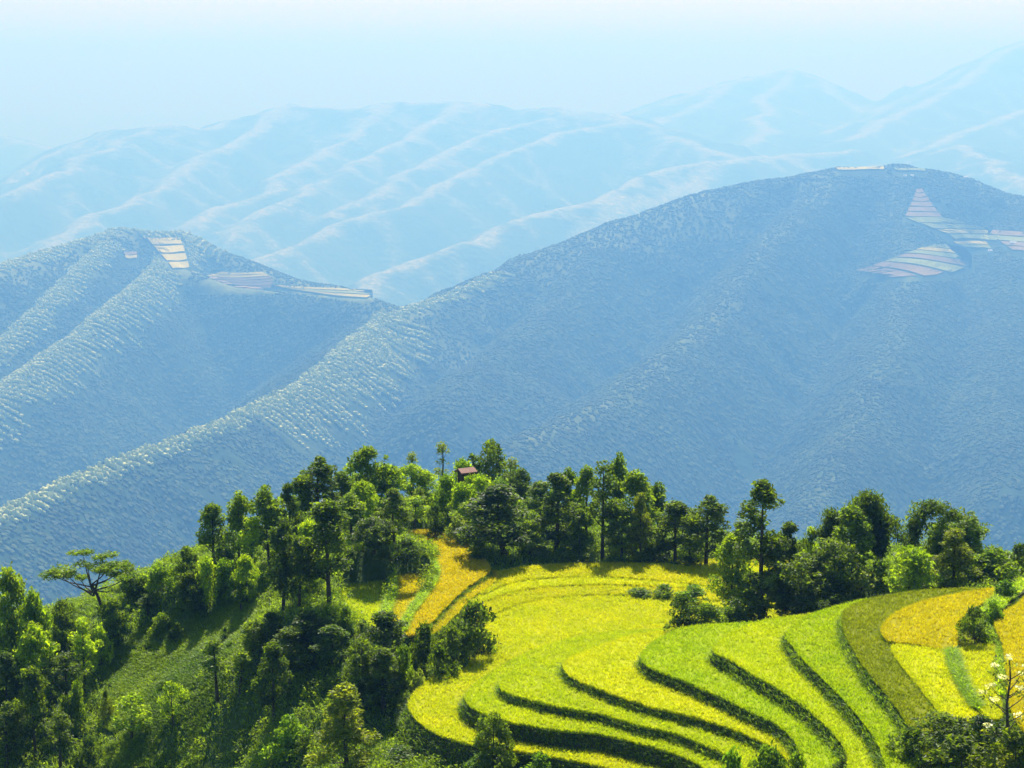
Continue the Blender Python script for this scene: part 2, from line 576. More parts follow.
def forest(field, n, y0, y1, xmax_f, size, lo, hi):
    Y = np.sqrt(R.uniform(y0 ** 2, y1 ** 2, n)); X = R.uniform(-1, 1, n) * Y * xmax_f
    P = np.stack([X, Y, field(X, Y)], 1)
    px, py = to_px(P)
    vis = np.interp(px, [-60, 60, 200, 300, 700, 800, 1100], [640, 640, 600, 560, 560, 590, 600])
    P = P[(py < vis)]
    return P[seen(P, field, 22.0 * KS)]


FIELD_PX = [
    # far terraced fields: (name label, forward distance window, [(outline, colour, drop)])
]


def in_any(px, py, polys):
    m = np.zeros(len(px), dtype=bool)
    for q in polys: m |= in_poly(px, py, q)
    return m


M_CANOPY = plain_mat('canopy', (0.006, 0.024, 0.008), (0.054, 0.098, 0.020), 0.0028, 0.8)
M_ROWS = plain_mat('plantation_canopy', (0.32, 0.38, 0.12), (0.58, 0.61, 0.23), 0.03, 0.7)  # paler than real foliage; sunlight on the rows is in the colour

# far terraced fields: outline per strip in the photograph, from the top strip down; each strip is a level bed
RIPE = plain_mat('far_ripe_rice', (0.30, 0.27, 0.01), (0.40, 0.36, 0.015), 0.05)
BARE = plain_mat('far_bare_soil', (0.14, 0.10, 0.035), (0.22, 0.155, 0.055), 0.05)
PALE = plain_mat('far_green_rice', (0.13, 0.18, 0.025), (0.21, 0.25, 0.04), 0.05)
EDGE = plain_mat('far_terrace_bank', (0.12, 0.13, 0.05), (0.18, 0.18, 0.07), 0.05)
FAR_FIELDS = [   # label, left edge top to bottom, right edge top to bottom, strips, sag of a strip, colours
    ('bright yellow rice field on the rounded left hilltop', [(147, 239), (156, 250), (166, 261), (174, 271)], [(180, 239), (184, 249), (187, 260), (190, 270)], 4, 0.3, [RIPE, RIPE, RIPE, RIPE]),
    ('small bare field just left of the yellow hilltop field', [(124, 253), (126, 260)], [(137, 253), (137, 260)], 2, 0.3, [BARE, RIPE]),
    ('oval stack of pinkish terraces on the left hill saddle', [(222, 273), (205, 278), (196, 283), (191, 290)], [(262, 273), (271, 278), (273, 283), (270, 290)], 6, 1.2, [RIPE, RIPE, BARE, BARE, BARE, BARE]),
    ('long thin yellow strip fields along the saddle', [(272, 286), (280, 289), (300, 292)], [(372, 291), (373, 295), (366, 300)], 3, 0.6, [RIPE, PALE, RIPE]),
    ('long yellow field along the summit of the right mountain', [(836, 168.5), (838, 171.5)], [(884, 168), (884, 171)], 1, 0.1, [RIPE]),
    ('short yellow field beside the two white summit houses', [(894, 169), (896, 171.5)], [(925, 170), (925, 172.5)], 1, 0.1, [PALE]),
    ('reddish triangular fields climbing to the right summit', [(917, 190), (912, 203), (905, 218)], [(922, 190), (930, 203), (943, 219)], 6, 0.5, [BARE]),
    ('pale green terraces below the reddish summit fields', [(906, 219), (926, 227), (948, 235), (956, 241)], [(950, 220), (985, 230), (1000, 235), (996, 243)], 4, -1.0, [PALE, PALE, RIPE, PALE]),
    ('small yellow field above the pale farmhouse', [(953, 243), (965, 249)], [(986, 243), (992, 251)], 2, -0.5, [RIPE, PALE]),
    ('tan fields reaching the frame edge on the right mountain', [(988, 231), (1000, 243), (1014, 252)], [(1044, 236), (1050, 246), (1054, 258)], 4, -0.6, [BARE, PALE, BARE, BARE]),
    ('fan of brown and green terraces on the right mountain flank', [(934, 246), (916, 251), (900, 257), (880, 264), (853, 273)], [(966, 250), (972, 258), (972, 266), (945, 276), (880, 279)], 7, -1.6, [PALE, RIPE, PALE, BARE, PALE, BARE, BARE]),
]


clear = []
for lab, Le, Re, ns, sag, cols in FAR_FIELDS:
    Le, Re = np.array(Le, float), np.array(Re, float)
    h = F_MID.hit(*((Le.mean(0) + Re.mean(0)) / 2), 2.6e3 * KS, 7.5e3 * KS)
    root = empty('terraced_field', h)
    tag(root, lab, 'terraced field', 'terraced fields far across the valley')
    u = np.linspace(0, 1, len(Le))

    def edge(E, t): return np.array([np.interp(t, u, E[:, 0]), np.interp(t, u, E[:, 1])])
    for k in range(ns):
        t0, t1 = k / ns, (k + 0.80) / ns
        sv = np.linspace(0, 1, 13)
        wig = 0.35 * np.array([math.sin(5.1 * k + 7 * q) for q in sv])
        ta = np.array([edge(Le, t0) * (1 - q) + edge(Re, t0) * q + np.array([0, sag * 4 * q * (1 - q)]) for q in sv])
        tb = np.array([edge(Le, t1) * (1 - q) + edge(Re, t1) * q + np.array([0, sag * 4 * q * (1 - q)]) for q in sv])
        ta[:, 1] += wig * 0.5; tb[:, 1] += wig
        grid = np.concatenate([ta, ta * 0.5 + tb * 0.5, tb])          # three rows of 13 following the slope
        Q = np.array([F_MID.hit(a_, b_, 2.6e3 * KS, 7.5e3 * KS) for a_, b_ in grid])
        yy = np.clip(Q[:, 1], h[1] - 300 * KS, h[1] + 300 * KS)
        Q = np.array([at(a_, b_, y_) for (a_, b_), y_ in zip(grid, yy)])
        Q[:, 2] += 5.0 * KS
        ring = np.r_[np.arange(13), 25, np.arange(38, 25, -1), 13]
        base = Q[ring].copy(); base[:, 2] -= 16 * KS
        n = len(ring)
        V = np.concatenate([Q, base]) - np.array(root.location)
        top = grid_faces(13, 3)
        quads = np.array([[ring[i], ring[(i + 1) % n], 39 + (i + 1) % n, 39 + i] for i in range(n)])
        mesh_obj('bed', V, [top, quads], [cols[k % len(cols)], EDGE], root, mat_idx=[0] * len(top) + [1] * n)
    cl = np.concatenate([Le, Re[::-1]]); cc = cl.mean(0)
    clear.append([tuple(q + np.sign(q - cc) * np.array((3.0, 1.5)) + np.array((0, 3.5))) for q in cl])

P = forest(F_MID, 430000, 2800 * KS, 7000 * KS, 0.31, 12, 0, 0)
px, py = to_px(P)
P = P[~in_any(px, py, clear)]
px, py = to_px(P)
rowmask = np.zeros(len(P), dtype=bool)
rows = []
# planted rows: straight lines of trees running down from a ridge crest (ridge, left reach, right reach, start and end share of its run)
for idx, left, right, r0, r1 in ((1, 150, 25, 0.0, 0.45), (1, 40, 22, 0.45, 1.0), (7, 110, 70, 0.05, 1.0), (8, 60, 50, 0.1, 1.0), (6, 60, 60, 0.05, 0.6), (0, 20, 60, 0.0, 0.16)):
    Pr = MID[idx][2]
    seg = np.r_[0, np.cumsum(np.hypot(*np.diff(Pr[:, :2], axis=0).T))]
    d, _s = run_along(P[:, 0], P[:, 1], Pr)
    _d, tt = ridge_coords(P[:, :2], Pr)
    rowmask |= (d < np.where(_s > 0, right, left) * KS * 0.9) & (tt > r0 * seg[-1]) & (tt < r1 * seg[-1])
    for t in np.arange(r0 * seg[-1], r1 * seg[-1], 27.0 * KS):
        t = t + R.normal(0, 2.0 * KS)
        c = np.array([np.interp(t, seg, Pr[:, k]) for k in range(2)]); c2 = np.array([np.interp(t + 1, seg, Pr[:, k]) for k in range(2)])
        dr = c2 - c; dr /= max(np.linalg.norm(dr), 1e-6)
        nrm = np.array([dr[1], -dr[0]]) + dr * 0.35
        for q in np.arange(-left * KS * R.uniform(0.6, 1.1), right * KS * R.uniform(0.5, 1.1), 4.6 * KS):
            if R.rand() < 0.82:
                rows.append(c + nrm * q + R.normal(0, 1.0 * KS, 2))
rows = np.array(rows)
rows = np.c_[rows, F_MID(rows[:, 0], rows[:, 1])]
rows = rows[seen(rows, F_MID, 22.0 * KS)]
px, py = to_px(rows)
rows = rows[(px > -60) & (px < 1084) & ~in_any(px, py, clear)]
wood = P[~rowmask]
_op = Field.__new__(Field); _op.xs, _op.ys, _op.step, _op.Z = F_MID.xs, F_MID.ys, F_MID.step, MID_OPEN_LIT
wood = wood[R.uniform(0, 1, len(wood)) > _op(wood[:, 0], wood[:, 1]) * 0.5]
wood = wood[fbm(wood[:, 0] / (90.0 * KS), wood[:, 1] / (90.0 * KS), 3) > -0.62]
if len(wood) > 95000: wood = wood[R.permutation(len(wood))[:95000]]
BL = crown_blobs(6, 2, 5); BW = crown_blobs(10, 1, 6)


def sizes(n, w0, w1, h0, h1):
    w = R.uniform(w0, w1, n)
    return np.stack([w, w * R.uniform(0.8, 1.2, n), R.uniform(h0, h1, n)], 1)



def slope_of(P):
    e = 12.0 * KS
    return np.stack([(F_MID(P[:, 0] + e, P[:, 1]) - F_MID(P[:, 0] - e, P[:, 1])) / (2 * e), (F_MID(P[:, 0], P[:, 1] + e) - F_MID(P[:, 0], P[:, 1] - e)) / (2 * e)], 1)


wood = wood + np.array([0, 0, 1.5 * KS]); rows = rows + np.array([0, 0, 2.5 * KS])
tag(scatter_mesh('forest', BW, wood, sizes(len(wood), 2.8, 5.4, 2.0, 4.2) * KS, R.uniform(0, 6.3, len(wood)), M_CANOPY, slope_of(wood) * 0.6),
    'dense dark forest covering the hazy middle mountains', 'forest', kind='stuff')
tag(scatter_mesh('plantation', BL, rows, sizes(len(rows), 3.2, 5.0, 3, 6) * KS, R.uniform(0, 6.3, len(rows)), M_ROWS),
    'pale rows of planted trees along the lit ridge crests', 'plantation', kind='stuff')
print('forest', len(wood), 'rows', len(rows))

# single trees that stand out against the haze on the right mountain's summit line
# ------------------------------------------------------------------ tiny farmhouses on the right mountain
M_WHITE = plain_mat('white_wall', (0.70, 0.70, 0.68), (0.80, 0.80, 0.78), 0.3)
M_TIN = plain_mat('tin_roof', (0.62, 0.64, 0.68), (0.78, 0.80, 0.82), 0.3, 0.5)
M_DARKWOOD = plain_mat('dark_wood', (0.05, 0.035, 0.025), (0.09, 0.06, 0.04), 0.8)
FARM = None


def gable_house(root, L, W, H, rise, over, wall_m, roof_m, door_m, win=2):
    V = [(-L/2, -W/2, -3), (L/2, -W/2, -3), (L/2, W/2, -3), (-L/2, W/2, -3), (-L/2, -W/2, H), (L/2, -W/2, H), (L/2, W/2, H), (-L/2, W/2, H),
         (-L/2, 0, H + rise), (L/2, 0, H + rise)]
    me = np_mesh('wall', V, [np.array([[0, 1, 5, 4], [2, 3, 7, 6]]), np.array([[1, 2, 6, 9, 5], [3, 0, 4, 8, 7]])], [wall_m])
    link(bpy.data.objects.new('wall', me), root)
    k = rise / (W / 2); e = W / 2 + over; t = 0.25
    z0 = H - over * k + 0.06
    zr = H + rise + 0.06
    l = L / 2 + over
    V = [(-l, -e, z0), (l, -e, z0), (l, 0, zr), (-l, 0, zr), (l, e, z0), (-l, e, z0)]
    V += [(x, y, z + t) for x, y, z in V]
    F = np.array([[0, 3, 2, 1], [3, 5, 4, 2], [6, 7, 8, 9], [9, 8, 10, 11], [0, 1, 7, 6], [4, 5, 11, 10]])
    F2 = np.array([[1, 2, 8, 7], [2, 4, 10, 8], [0, 6, 9, 3], [3, 9, 11, 5]])
    mesh_obj('roof', V, [F, F2], roof_m, root)

    def slab(name, x0, x1, z0, z1, m):
        y1 = -W / 2 - 0.06
        V = [(x0, y1, z0), (x1, y1, z0), (x1, y1, z1), (x0, y1, z1), (x0, -W/2 + 0.02, z0), (x1, -W/2 + 0.02, z0), (x1, -W/2 + 0.02, z1), (x0, -W/2 + 0.02, z1)]
        mesh_obj(name, V, np.array([[0, 1, 2, 3], [0, 4, 5, 1], [1, 5, 6, 2], [2, 6, 7, 3], [3, 7, 4, 0]]), m, root)
    slab('door', -L * 0.08, L * 0.08, 0, H * 0.75, door_m)
    for w in range(win):
        cx = (-0.3 if w == 0 else 0.3) * L
        slab('window', cx - L * 0.06, cx + L * 0.06, H * 0.35, H * 0.7, door_m)


for (hx_, hy_, L, rot, wm, rm, lab) in [
        (990, 253, 17, 0.3, M_WHITE, M_TIN, 'white farmhouse with pale tin roof below the green far terraces'),
        (1013, 245, 18, -0.2, M_WHITE, M_TIN, 'pale farmhouse on the tan fields near the frame edge'),
        (905, 177, 11, 0.1, M_WHITE, M_TIN, 'left of two tiny white houses under the summit field'),
        (912, 177, 12, -0.3, M_WHITE, M_TIN, 'right of two tiny white houses under the summit field'),
        (965, 179, 15, 0.5, M_WHITE, M_TIN, 'lone white house at the summit edge, right mountain')]:
    h = F_MID.hit(hx_, hy_, 2.6e3 * KS, 7.5e3 * KS)
    r = empty('farmhouse', (h[0], h[1], h[2] + 3.5))
    r.rotation_euler.z = rot
    tag(r, lab, 'house', 'farmhouses on the far mountain')
    L = L * 2.2
    gable_house(r, L, L * 0.55, L * 0.38, L * 0.25, L * 0.07, wm, rm, M_DARKWOOD)

# ------------------------------------------------------------------ the near hill
# levels of the paddies (height of the rice top), from the lowest terrace up
LV = dict(A=-76.4, B=-74.4, C=-73.3, D=-72.2, E=-70.8, F=-69.2, G=-67.7, H=-66.2, I=-65.7, J=-65.9, K=-65.8, L=-64.9,
          M0=-76.22, M1=-76.02, M2=-75.82, M3=-75.62, N1=-74.7, N2=-75.0, N3=-75.2, N4=-75.45)

CTRL = []          # ground control points


def cp(x, y, Y=None, z=None, dz=0.0):
    p = at(x, y, Y) if z is None else on(x, y, z)
    CTRL.append((p[0], p[1], p[2] + dz))


# below the paddies
for x, y, z in [(430, 705, LV['A']), (500, 640, LV['A']), (480, 735, LV['A']), (560, 745, LV['A']), (520, 700, LV['B']), (600, 730, LV['B']), (560, 690, LV['C']), (640, 720, LV['C']),
                (620, 675, LV['D']), (700, 725, LV['D']), (690, 665, LV['E']), (770, 720, LV['E']), (750, 650, LV['F']), (820, 725, LV['F']), (820, 645, LV['G']), (870, 730, LV['G']),
                (870, 640, LV['H']), (900, 680, LV['H']), (930, 735, LV['H']), (930, 605, LV['I']), (960, 700, LV['J']), (1010, 690, LV['K']), (1020, 620, LV['L']),
                (520, 610, LV['M0']), (600, 600, LV['M1']), (660, 585, LV['M2']), (560, 578, LV['M3']), (440, 540, LV['N1']), (440, 590, LV['N1']), (410, 600, LV['N2']), (365, 605, LV['N3'])]:
    cp(x, y, z=z, dz=-1.3)
# rim in front of the paddies, then down to the gully
for x, y, Y in [(400, 700, 233), (420, 745, 222), (480, 765, 214)]:
    cp(x, y, Y=Y)
for X, Y, z in [(0, 205, -79.6), (10, 201, -79.0), (25, 194, -77.0), (40, 186, -72.5), (58, 180, -69.5), (75, 182, -68.5), (95, 190, -67.5)]:
    CTRL.append((X, Y, z))
# wood behind the paddies
for x, y, Y in [(500, 573, 280), (600, 572, 284), (700, 580, 280), (690, 622, 240), (760, 625, 243), (800, 618, 240), (850, 597, 243), (920, 588, 244), (985, 584, 246), (1024, 582, 248),
                (470, 500, 312), (520, 500, 318), (440, 495, 320), (600, 520, 308), (700, 535, 302), (560, 545, 295), (500, 540, 292), (400, 510, 308), (410, 555, 270), (365, 575, 262),
                (350, 510, 300), (320, 545, 284), (290, 555, 284), (260, 565, 282), (212, 563, 280), (185, 575, 280), (150, 600, 278), (110, 628, 275), (60, 650, 274), (0, 660, 276),
                (780, 560, 275), (850, 560, 268), (930, 560, 266), (1024, 565, 266),
                (340, 610, 251), (300, 610, 252), (285, 615, 253), (250, 620, 264), (170, 640, 268), (120, 665, 266), (60, 690, 262), (0, 700, 262),
                (215, 700, 248), (150, 720, 250), (100, 740, 249), (50, 768, 244), (0, 768, 246), (272, 727, 234), (330, 700, 233), (375, 715, 228), (240, 768, 236), (300, 768, 223), (347, 776, 216), (400, 768, 211),
                (170, 768, 243)]:
    cp(x, y, Y=Y)
# the back of the hill, the ground at the viewpoint and the gully between
for X in (-120, -80, -40, 0, 40, 80, 120):
    knoll = 12 if -40 < X < 20 else 0
    CTRL.append((X, 345 + knoll, -112)); CTRL.append((X, 400 + knoll, -150))
    CTRL.append((X, 165, -86 if X < 20 else -80)); CTRL.append((X, 130, -92)); CTRL.append((X, 95, -82)); CTRL.append((X, 60, -55)); CTRL.append((X, 25, -24)); CTRL.append((X, 0, -1.7))
    CTRL.append((X, -30, -1.0))
CT = np.array(CTRL)


def tps_fit(C, lam=0.6):
    d = np.hypot(C[:, None, 0] - C[None, :, 0], C[:, None, 1] - C[None, :, 1]) / 50.0
    K = np.where(d > 0, d * d * np.log(np.maximum(d, 1e-9)), 0) + np.eye(len(C)) * lam * 1e-2
    Pm = np.c_[np.ones(len(C)), C[:, :2] / 50.0]
    A = np.block([[K, Pm], [Pm.T, np.zeros((3, 3))]])
    return np.linalg.solve(A, np.r_[C[:, 2], 0, 0, 0])


TW = tps_fit(CT)


def hill_smooth(X, Y):
    X = np.asarray(X, float); Y = np.asarray(Y, float)
    sh = X.shape
    x = np.clip(X.ravel(), -122, 122); y = np.clip(Y.ravel(), -30, 405)
    out = np.zeros(len(x))
    for i in range(0, len(x), 20000):
        d = np.hypot(x[i:i + 20000, None] - CT[None, :, 0], y[i:i + 20000, None] - CT[None, :, 1]) / 50.0
        K = np.where(d > 0, d * d * np.log(np.maximum(d, 1e-9)), 0)
        out[i:i + 20000] = K @ TW[:-3] + TW[-3] + (x[i:i + 20000] * TW[-2] + y[i:i + 20000] * TW[-1]) / 50.0
    ex = np.maximum(np.abs(X.ravel()) - 122, 0); ey = np.maximum(Y.ravel() - 405, 0)
    z = out - 0.55 * ex - 0.75 * ey
    return np.maximum(z.reshape(sh), GZ - 20)


def hill_h(X, Y):
    n = 0.5 * fbm(X / 9.0, Y / 9.0, 4) * np.clip((np.asarray(Y) - 20) / 60, 0, 1)
    return hill_smooth(X, Y) + n


F_HILL = Field(-122, 122, 150, 404, 1.2, hill_h)


def ground(x, y):
    return F_HILL(x, y)


# ------------------------------------------------------------------ rice
def rice_mat(name, lo, hi, trans=0.5):
    m, nt, p, out = new_mat(name)
    c1, _ = noise_ramp(nt, 0.16, [(0.3, lo), (0.7, hi)], 6, 'Object', 0.7)
    c2, _ = noise_ramp(nt, 3.5, [(0.25, (0.72, 0.78, 0.7)), (0.8, (1.2, 1.12, 1.0))], 3, 'Object')
    col = mix_col(nt, 1.0, c1, c2, 'MULTIPLY')
    ge = nt.nodes.new('ShaderNodeNewGeometry')
    mr = nt.nodes.new('ShaderNodeMapRange')
    mr.inputs['To Min'].default_value = 0.82; mr.inputs['To Max'].default_value = 1.16
    nt.links.new(ge.outputs['Random Per Island'], mr.inputs['Value'])
    col = mix_col(nt, 1.0, col, mr.outputs['Result'], 'MULTIPLY')
    nt.links.new(col, p.inputs['Base Color'])
    p.inputs['Roughness'].default_value = 0.6
    p.inputs['Specular IOR Level'].default_value = 0.06
    tr = nt.nodes.new('ShaderNodeBsdfTranslucent')
    nt.links.new(mix_col(nt, 1.0, col, (1.25, 1.25, 0.5), 'MULTIPLY'), tr.inputs['Color'])
    ms = nt.nodes.new('ShaderNodeMixShader')
    ms.inputs[0].default_value = trans
    nt.links.new(p.outputs[0], ms.inputs[1]); nt.links.new(tr.outputs[0], ms.inputs[2])
    nt.links.new(ms.outputs[0], out.inputs['Surface'])
    return m


RICE = dict(
    yellow=rice_mat('rice_yellow', (0.54, 0.59, 0.004), (0.70, 0.66, 0.005)),
    lime=rice_mat('rice_lime', (0.44, 0.56, 0.004), (0.62, 0.67, 0.005)),
    green=rice_mat('rice_green', (0.36, 0.52, 0.004), (0.51, 0.60, 0.005)),
    gold=rice_mat('rice_gold', (0.56, 0.51, 0.005), (0.71, 0.62, 0.006)),
    mixed=rice_mat('rice_mixed', (0.53, 0.60, 0.004), (0.70, 0.69, 0.005)),
    orange=rice_mat('rice_orange', (0.57, 0.49, 0.006), (0.71, 0.60, 0.008)),
    olive=rice_mat('rice_olive', (0.23, 0.29, 0.008), (0.36, 0.40, 0.010)))
M_BANK = plain_mat('bank_soil', (0.035, 0.045, 0.014), (0.080, 0.085, 0.030), 0.8, 0.95, 0.15, 3.0)
M_BGRASS = leaf_mat('bank_grass', (0.09, 0.17, 0.008), (0.22, 0.30, 0.012), 0.55, 0.2, 0.4)


def blades(P, h, w, lean, n, rr, droop=0.35):
    """n blades at every point: a tapering two-piece blade each; returns verts, quads, tris"""
    P = np.repeat(P, n, axis=0)
    m = len(P)
    a = rr.uniform(0, 2 * math.pi, m)
    P = P + np.c_[np.cos(a) * 0.08, np.sin(a) * 0.08, np.zeros(m)]
    a2 = rr.uniform(0, 2 * math.pi, m)
    H = h * rr.uniform(0.65, 1.25, m); W = w * rr.uniform(0.7, 1.3, m)
    L = lean * rr.uniform(0.3, 1.4, m)
    dx, dy = np.cos(a), np.sin(a); sx, sy = np.cos(a2), np.sin(a2)
    b = P
    mid = P + np.c_[dx * L * H * 0.45, dy * L * H * 0.45, H * 0.68]
    tip = P + np.c_[dx * L * H * (0.9 + droop), dy * L * H * (0.9 + droop), H * (1.0 - droop * 0.3 * L)]
    s = np.c_[sx, sy, np.zeros(m)]
    V = np.stack([b - s * W[:, None] * .5, b + s * W[:, None] * .5, mid + s * W[:, None] * .42, mid - s * W[:, None] * .42, tip], 1).reshape(-1, 3)
    i = np.arange(m)[:, None] * 5
    return V, i + np.array([[0, 1, 2, 3]]), i + np.array([[3, 2, 4]])


PADDIES = []          # (key, outline in plan, level)


def pix_poly(pts, z, n=5, closed=True):
    ring = catmull(pts, n, closed)
    return np.array([on(a, b, z)[:2] for a, b in ring])


# outline of every paddy in the photograph, the lip first; hidden sides run under the bed above
OUT = [
    ('A', 'mixed', 'lowest broad yellow-green rice terrace wrapping the left nose of the hill', 2.6,
     [(506, 631), (480, 646), (450, 665), (428, 680), (414, 693), (410, 704), (417, 716), (432, 728), (455, 737), (482, 743), (510, 747), (560, 755), (600, 763), (640, 774), (700, 800),
      (900, 830), (1000, 760), (900, 640), (760, 620), (665, 618), (600, 616), (545, 620)]),
    ('B', 'lime', 'second lowest terrace with a pointed lime-green nose above the bottom strip', 2.2,
     [(560, 640), (520, 655), (485, 676), (468, 692), (471, 703), (490, 713), (516, 720), (560, 727), (600, 731), (650, 743), (690, 756), (720, 775), (760, 800),
      (900, 810), (1000, 740), (900, 640), (760, 622), (660, 628), (610, 631)]),
    ('C', 'lime', 'narrow terrace starting beside the second nose, third step up', 1.6,
     [(560, 650), (525, 664), (505, 677), (501, 684), (511, 691), (539, 699), (571, 706), (600, 710.5), (635, 721), (678, 731), (712, 745), (735, 755), (770, 780),
      (900, 800), (1000, 730), (900, 640), (760, 625), (670, 630), (610, 636)]),
    ('D', 'mixed', 'yellowish terrace whose blunt end lies left of centre, fourth step up', 1.7,
     [(625, 636), (590, 648), (568, 658), (565, 666), (576, 676), (600, 686), (645, 702), (685, 711.5), (722, 722), (759, 737), (785, 752), (815, 785),
      (900, 800), (1000, 720), (900, 640), (780, 625), (700, 628), (660, 630)]),
    ('E', 'green', 'green terrace with a rounded end right below the dark thicket', 2.0,
     [(700, 624), (665, 634), (646, 648), (643, 656), (650, 664), (667, 671), (689, 680), (722, 694), (750, 708), (777, 721), (794, 735), (802, 750), (812, 785),
      (900, 800), (1000, 710), (900, 640), (800, 622)]),
    ('F', 'lime', 'lime terrace with a hooked tip, sixth step up from the bottom', 2.3,
     [(760, 620), (735, 630), (717, 643), (716, 650), (733, 658), (755, 672), (780, 686), (806, 704), (827, 722), (841, 737), (849, 752), (856, 785),
      (900, 800), (1000, 710), (920, 640), (850, 612), (800, 614)]),
    ('G', 'green', 'bright green terrace curving down just left of the olive one', 2.0,
     [(845, 603), (815, 612), (792, 626), (788, 634), (793, 642), (804, 656), (825, 676), (846, 697), (869, 724), (881, 743), (888, 764), (893, 790),
      (950, 800), (1010, 720), (950, 640), (900, 605), (870, 598)]),
    ('H', 'olive', 'drab olive-brown terrace sweeping around the golden paddies', 2.3,
     [(900, 592), (870, 598), (850, 606), (844, 614), (846, 627), (855, 647), (873, 673), (894, 699), (910, 723), (920, 742), (926, 752), (940, 735), (955, 722),
      (1000, 716), (1040, 700), (1040, 600), (985, 588), (940, 588)]),
    ('I', 'gold', 'golden paddy at the top right, left of the dark bush', 0.85,
     [(883, 629), (885, 622), (895, 613), (920, 601), (950, 594), (985, 588), (1004, 587), (985, 598), (968, 610), (957, 625), (952, 646), (915, 641), (890, 638)]),
    ('J', 'mixed', 'yellow-green wedge paddy below the golden one', 0.7,
     [(893, 644), (914, 645), (947, 649), (949, 660), (957, 681), (968, 701), (976, 716), (950, 718), (935, 702), (920, 683), (904, 664)]),
    ('K', 'mixed', 'narrow yellow paddy between the green dyke and the right edge bank', 0.8,
     [(957, 650), (972, 645), (995, 643), (991, 657), (993, 683), (999, 700), (998, 716), (984, 712), (972, 690), (962, 668)]),
    ('L', 'gold', 'golden paddy cut off by the right edge of the frame', 1.8,
     [(1040, 592), (1018, 603), (1002, 613), (997, 624), (1004, 640), (1008, 660), (1010, 690), (1020, 720), (1060, 760), (1120, 720), (1120, 600)]),
    ('M0', 'mixed', 'smooth lime field in front of the tree row, nearest strip', 0.6,
     [(474, 630), (478, 616), (520, 596), (600, 588), (660, 590), (720, 592), (780, 594), (780, 650), (640, 660), (520, 660), (490, 640)]),
    ('M1', 'yellow', 'smooth yellow-green field strip behind the nearest one below the tree row', 0.55,
     [(476, 622), (492, 612), (520, 601), (560, 594), (610, 592), (660, 595), (720, 598), (790, 600), (790, 560), (560, 566), (490, 585), (470, 605)]),
    ('M2', 'mixed', 'yellow field strip running up to the middle of the tree row', 0.55,
     [(466, 610), (482, 600), (510, 590), (550, 584), (610, 582), (680, 585), (720, 590), (760, 590), (760, 565), (560, 565), (480, 580)]),
    ('M3', 'yellow', 'farthest lime field strip right under the tree row', 0.55,
     [(480, 592), (505, 582), (540, 576), (600, 574), (660, 578), (720, 583), (740, 570), (600, 562), (500, 570)]),
    ('N3', 'lime', 'small yellow-green paddy at the left end below the dark tree group', 1.2,
     [(343, 586), (365, 582), (392, 580), (394, 592), (388, 606), (384, 622), (372, 628), (350, 616), (343, 602)]),
    ('N2', 'gold', 'small orange-yellow paddy beside the left end one', 1.0,
     [(396, 577), (412, 573), (430, 574), (428, 586), (418, 600), (408, 614), (396, 622), (386, 622), (390, 606), (396, 590)]),
    ('N4', 'gold', 'thin golden strip between the orange paddy and the lime field', 0.6,
     [(486, 569), (498, 573), (488, 584), (470, 596), (455, 612), (440, 626), (422, 636), (432, 618), (450, 598), (468, 580)]),
    ('N1', 'orange', 'long curved orange paddy climbing towards the hut', 1.1,
     [(404, 533), (418, 529), (440, 531), (462, 541), (480, 554), (489, 568), (478, 577), (462, 588), (446, 603), (430, 620), (415, 632), (404, 630), (411, 612), (424, 592), (434, 575), (433, 560), (424, 547)]),
]
HILLZ_FIX = True


def ribbon(poly, z0, z1, out):
    """bank round an outline, leaning outward as it drops"""
    n = len(poly)
    e = np.roll(poly, -1, 0) - np.roll(poly, 1, 0)
    nr = np.stack([e[:, 1], -e[:, 0]], 1)
    nr /= np.maximum(np.linalg.norm(nr, axis=1, keepdims=True), 1e-6)
    area = 0.5 * np.sum(poly[:, 0] * np.roll(poly[:, 1], -1) - np.roll(poly[:, 0], -1) * poly[:, 1])
    if area < 0: nr = -nr
    rows = 5
    V = []
    for k in range(rows):
        t = k / (rows - 1)
        jit = 0.10 * fbm(poly[:, 0] / 0.9 + k * 5, poly[:, 1] / 0.9, 2) * (k > 0)
        V.append(np.c_[poly + nr * (out * t + jit)[:, None], np.full(n, z0 + (z1 - z0) * t)])
    F = []
    for k in range(rows - 1):
        i = np.arange(n)
        F.append(np.stack([k * n + i, k * n + (i + 1) % n, (k + 1) * n + (i + 1) % n, (k + 1) * n + i], 1))
    return np.concatenate(V), np.concatenate(F), nr


def densify(poly, step):
    out = []
    for i in range(len(poly)):
        a, b = poly[i], poly[(i + 1) % len(poly)]
        k = max(1, int(np.linalg.norm(b - a) / step))
        for t in range(k): out.append(a + (b - a) * t / k)
    return np.array(out)


POLYS = {}
for key, kind_, lab, drop, pts in OUT:
    POLYS[key] = densify(pix_poly(pts, LV[key]), 0.7)
ORDER = [o[0] for o in OUT]


hx_ = np.concatenate([np.linspace(-2200, -126, 28), np.arange(-122, 122.1, 1.3), np.linspace(126, 2200, 28)])
hy_ = np.concatenate([np.linspace(-400, 165, 46), np.arange(168, 340, 1.3), np.linspace(342, 405, 24), np.linspace(412, 2600, 40)])
HX, HY = np.meshgrid(hx_, hy_)
HZ = hill_h(HX, HY)


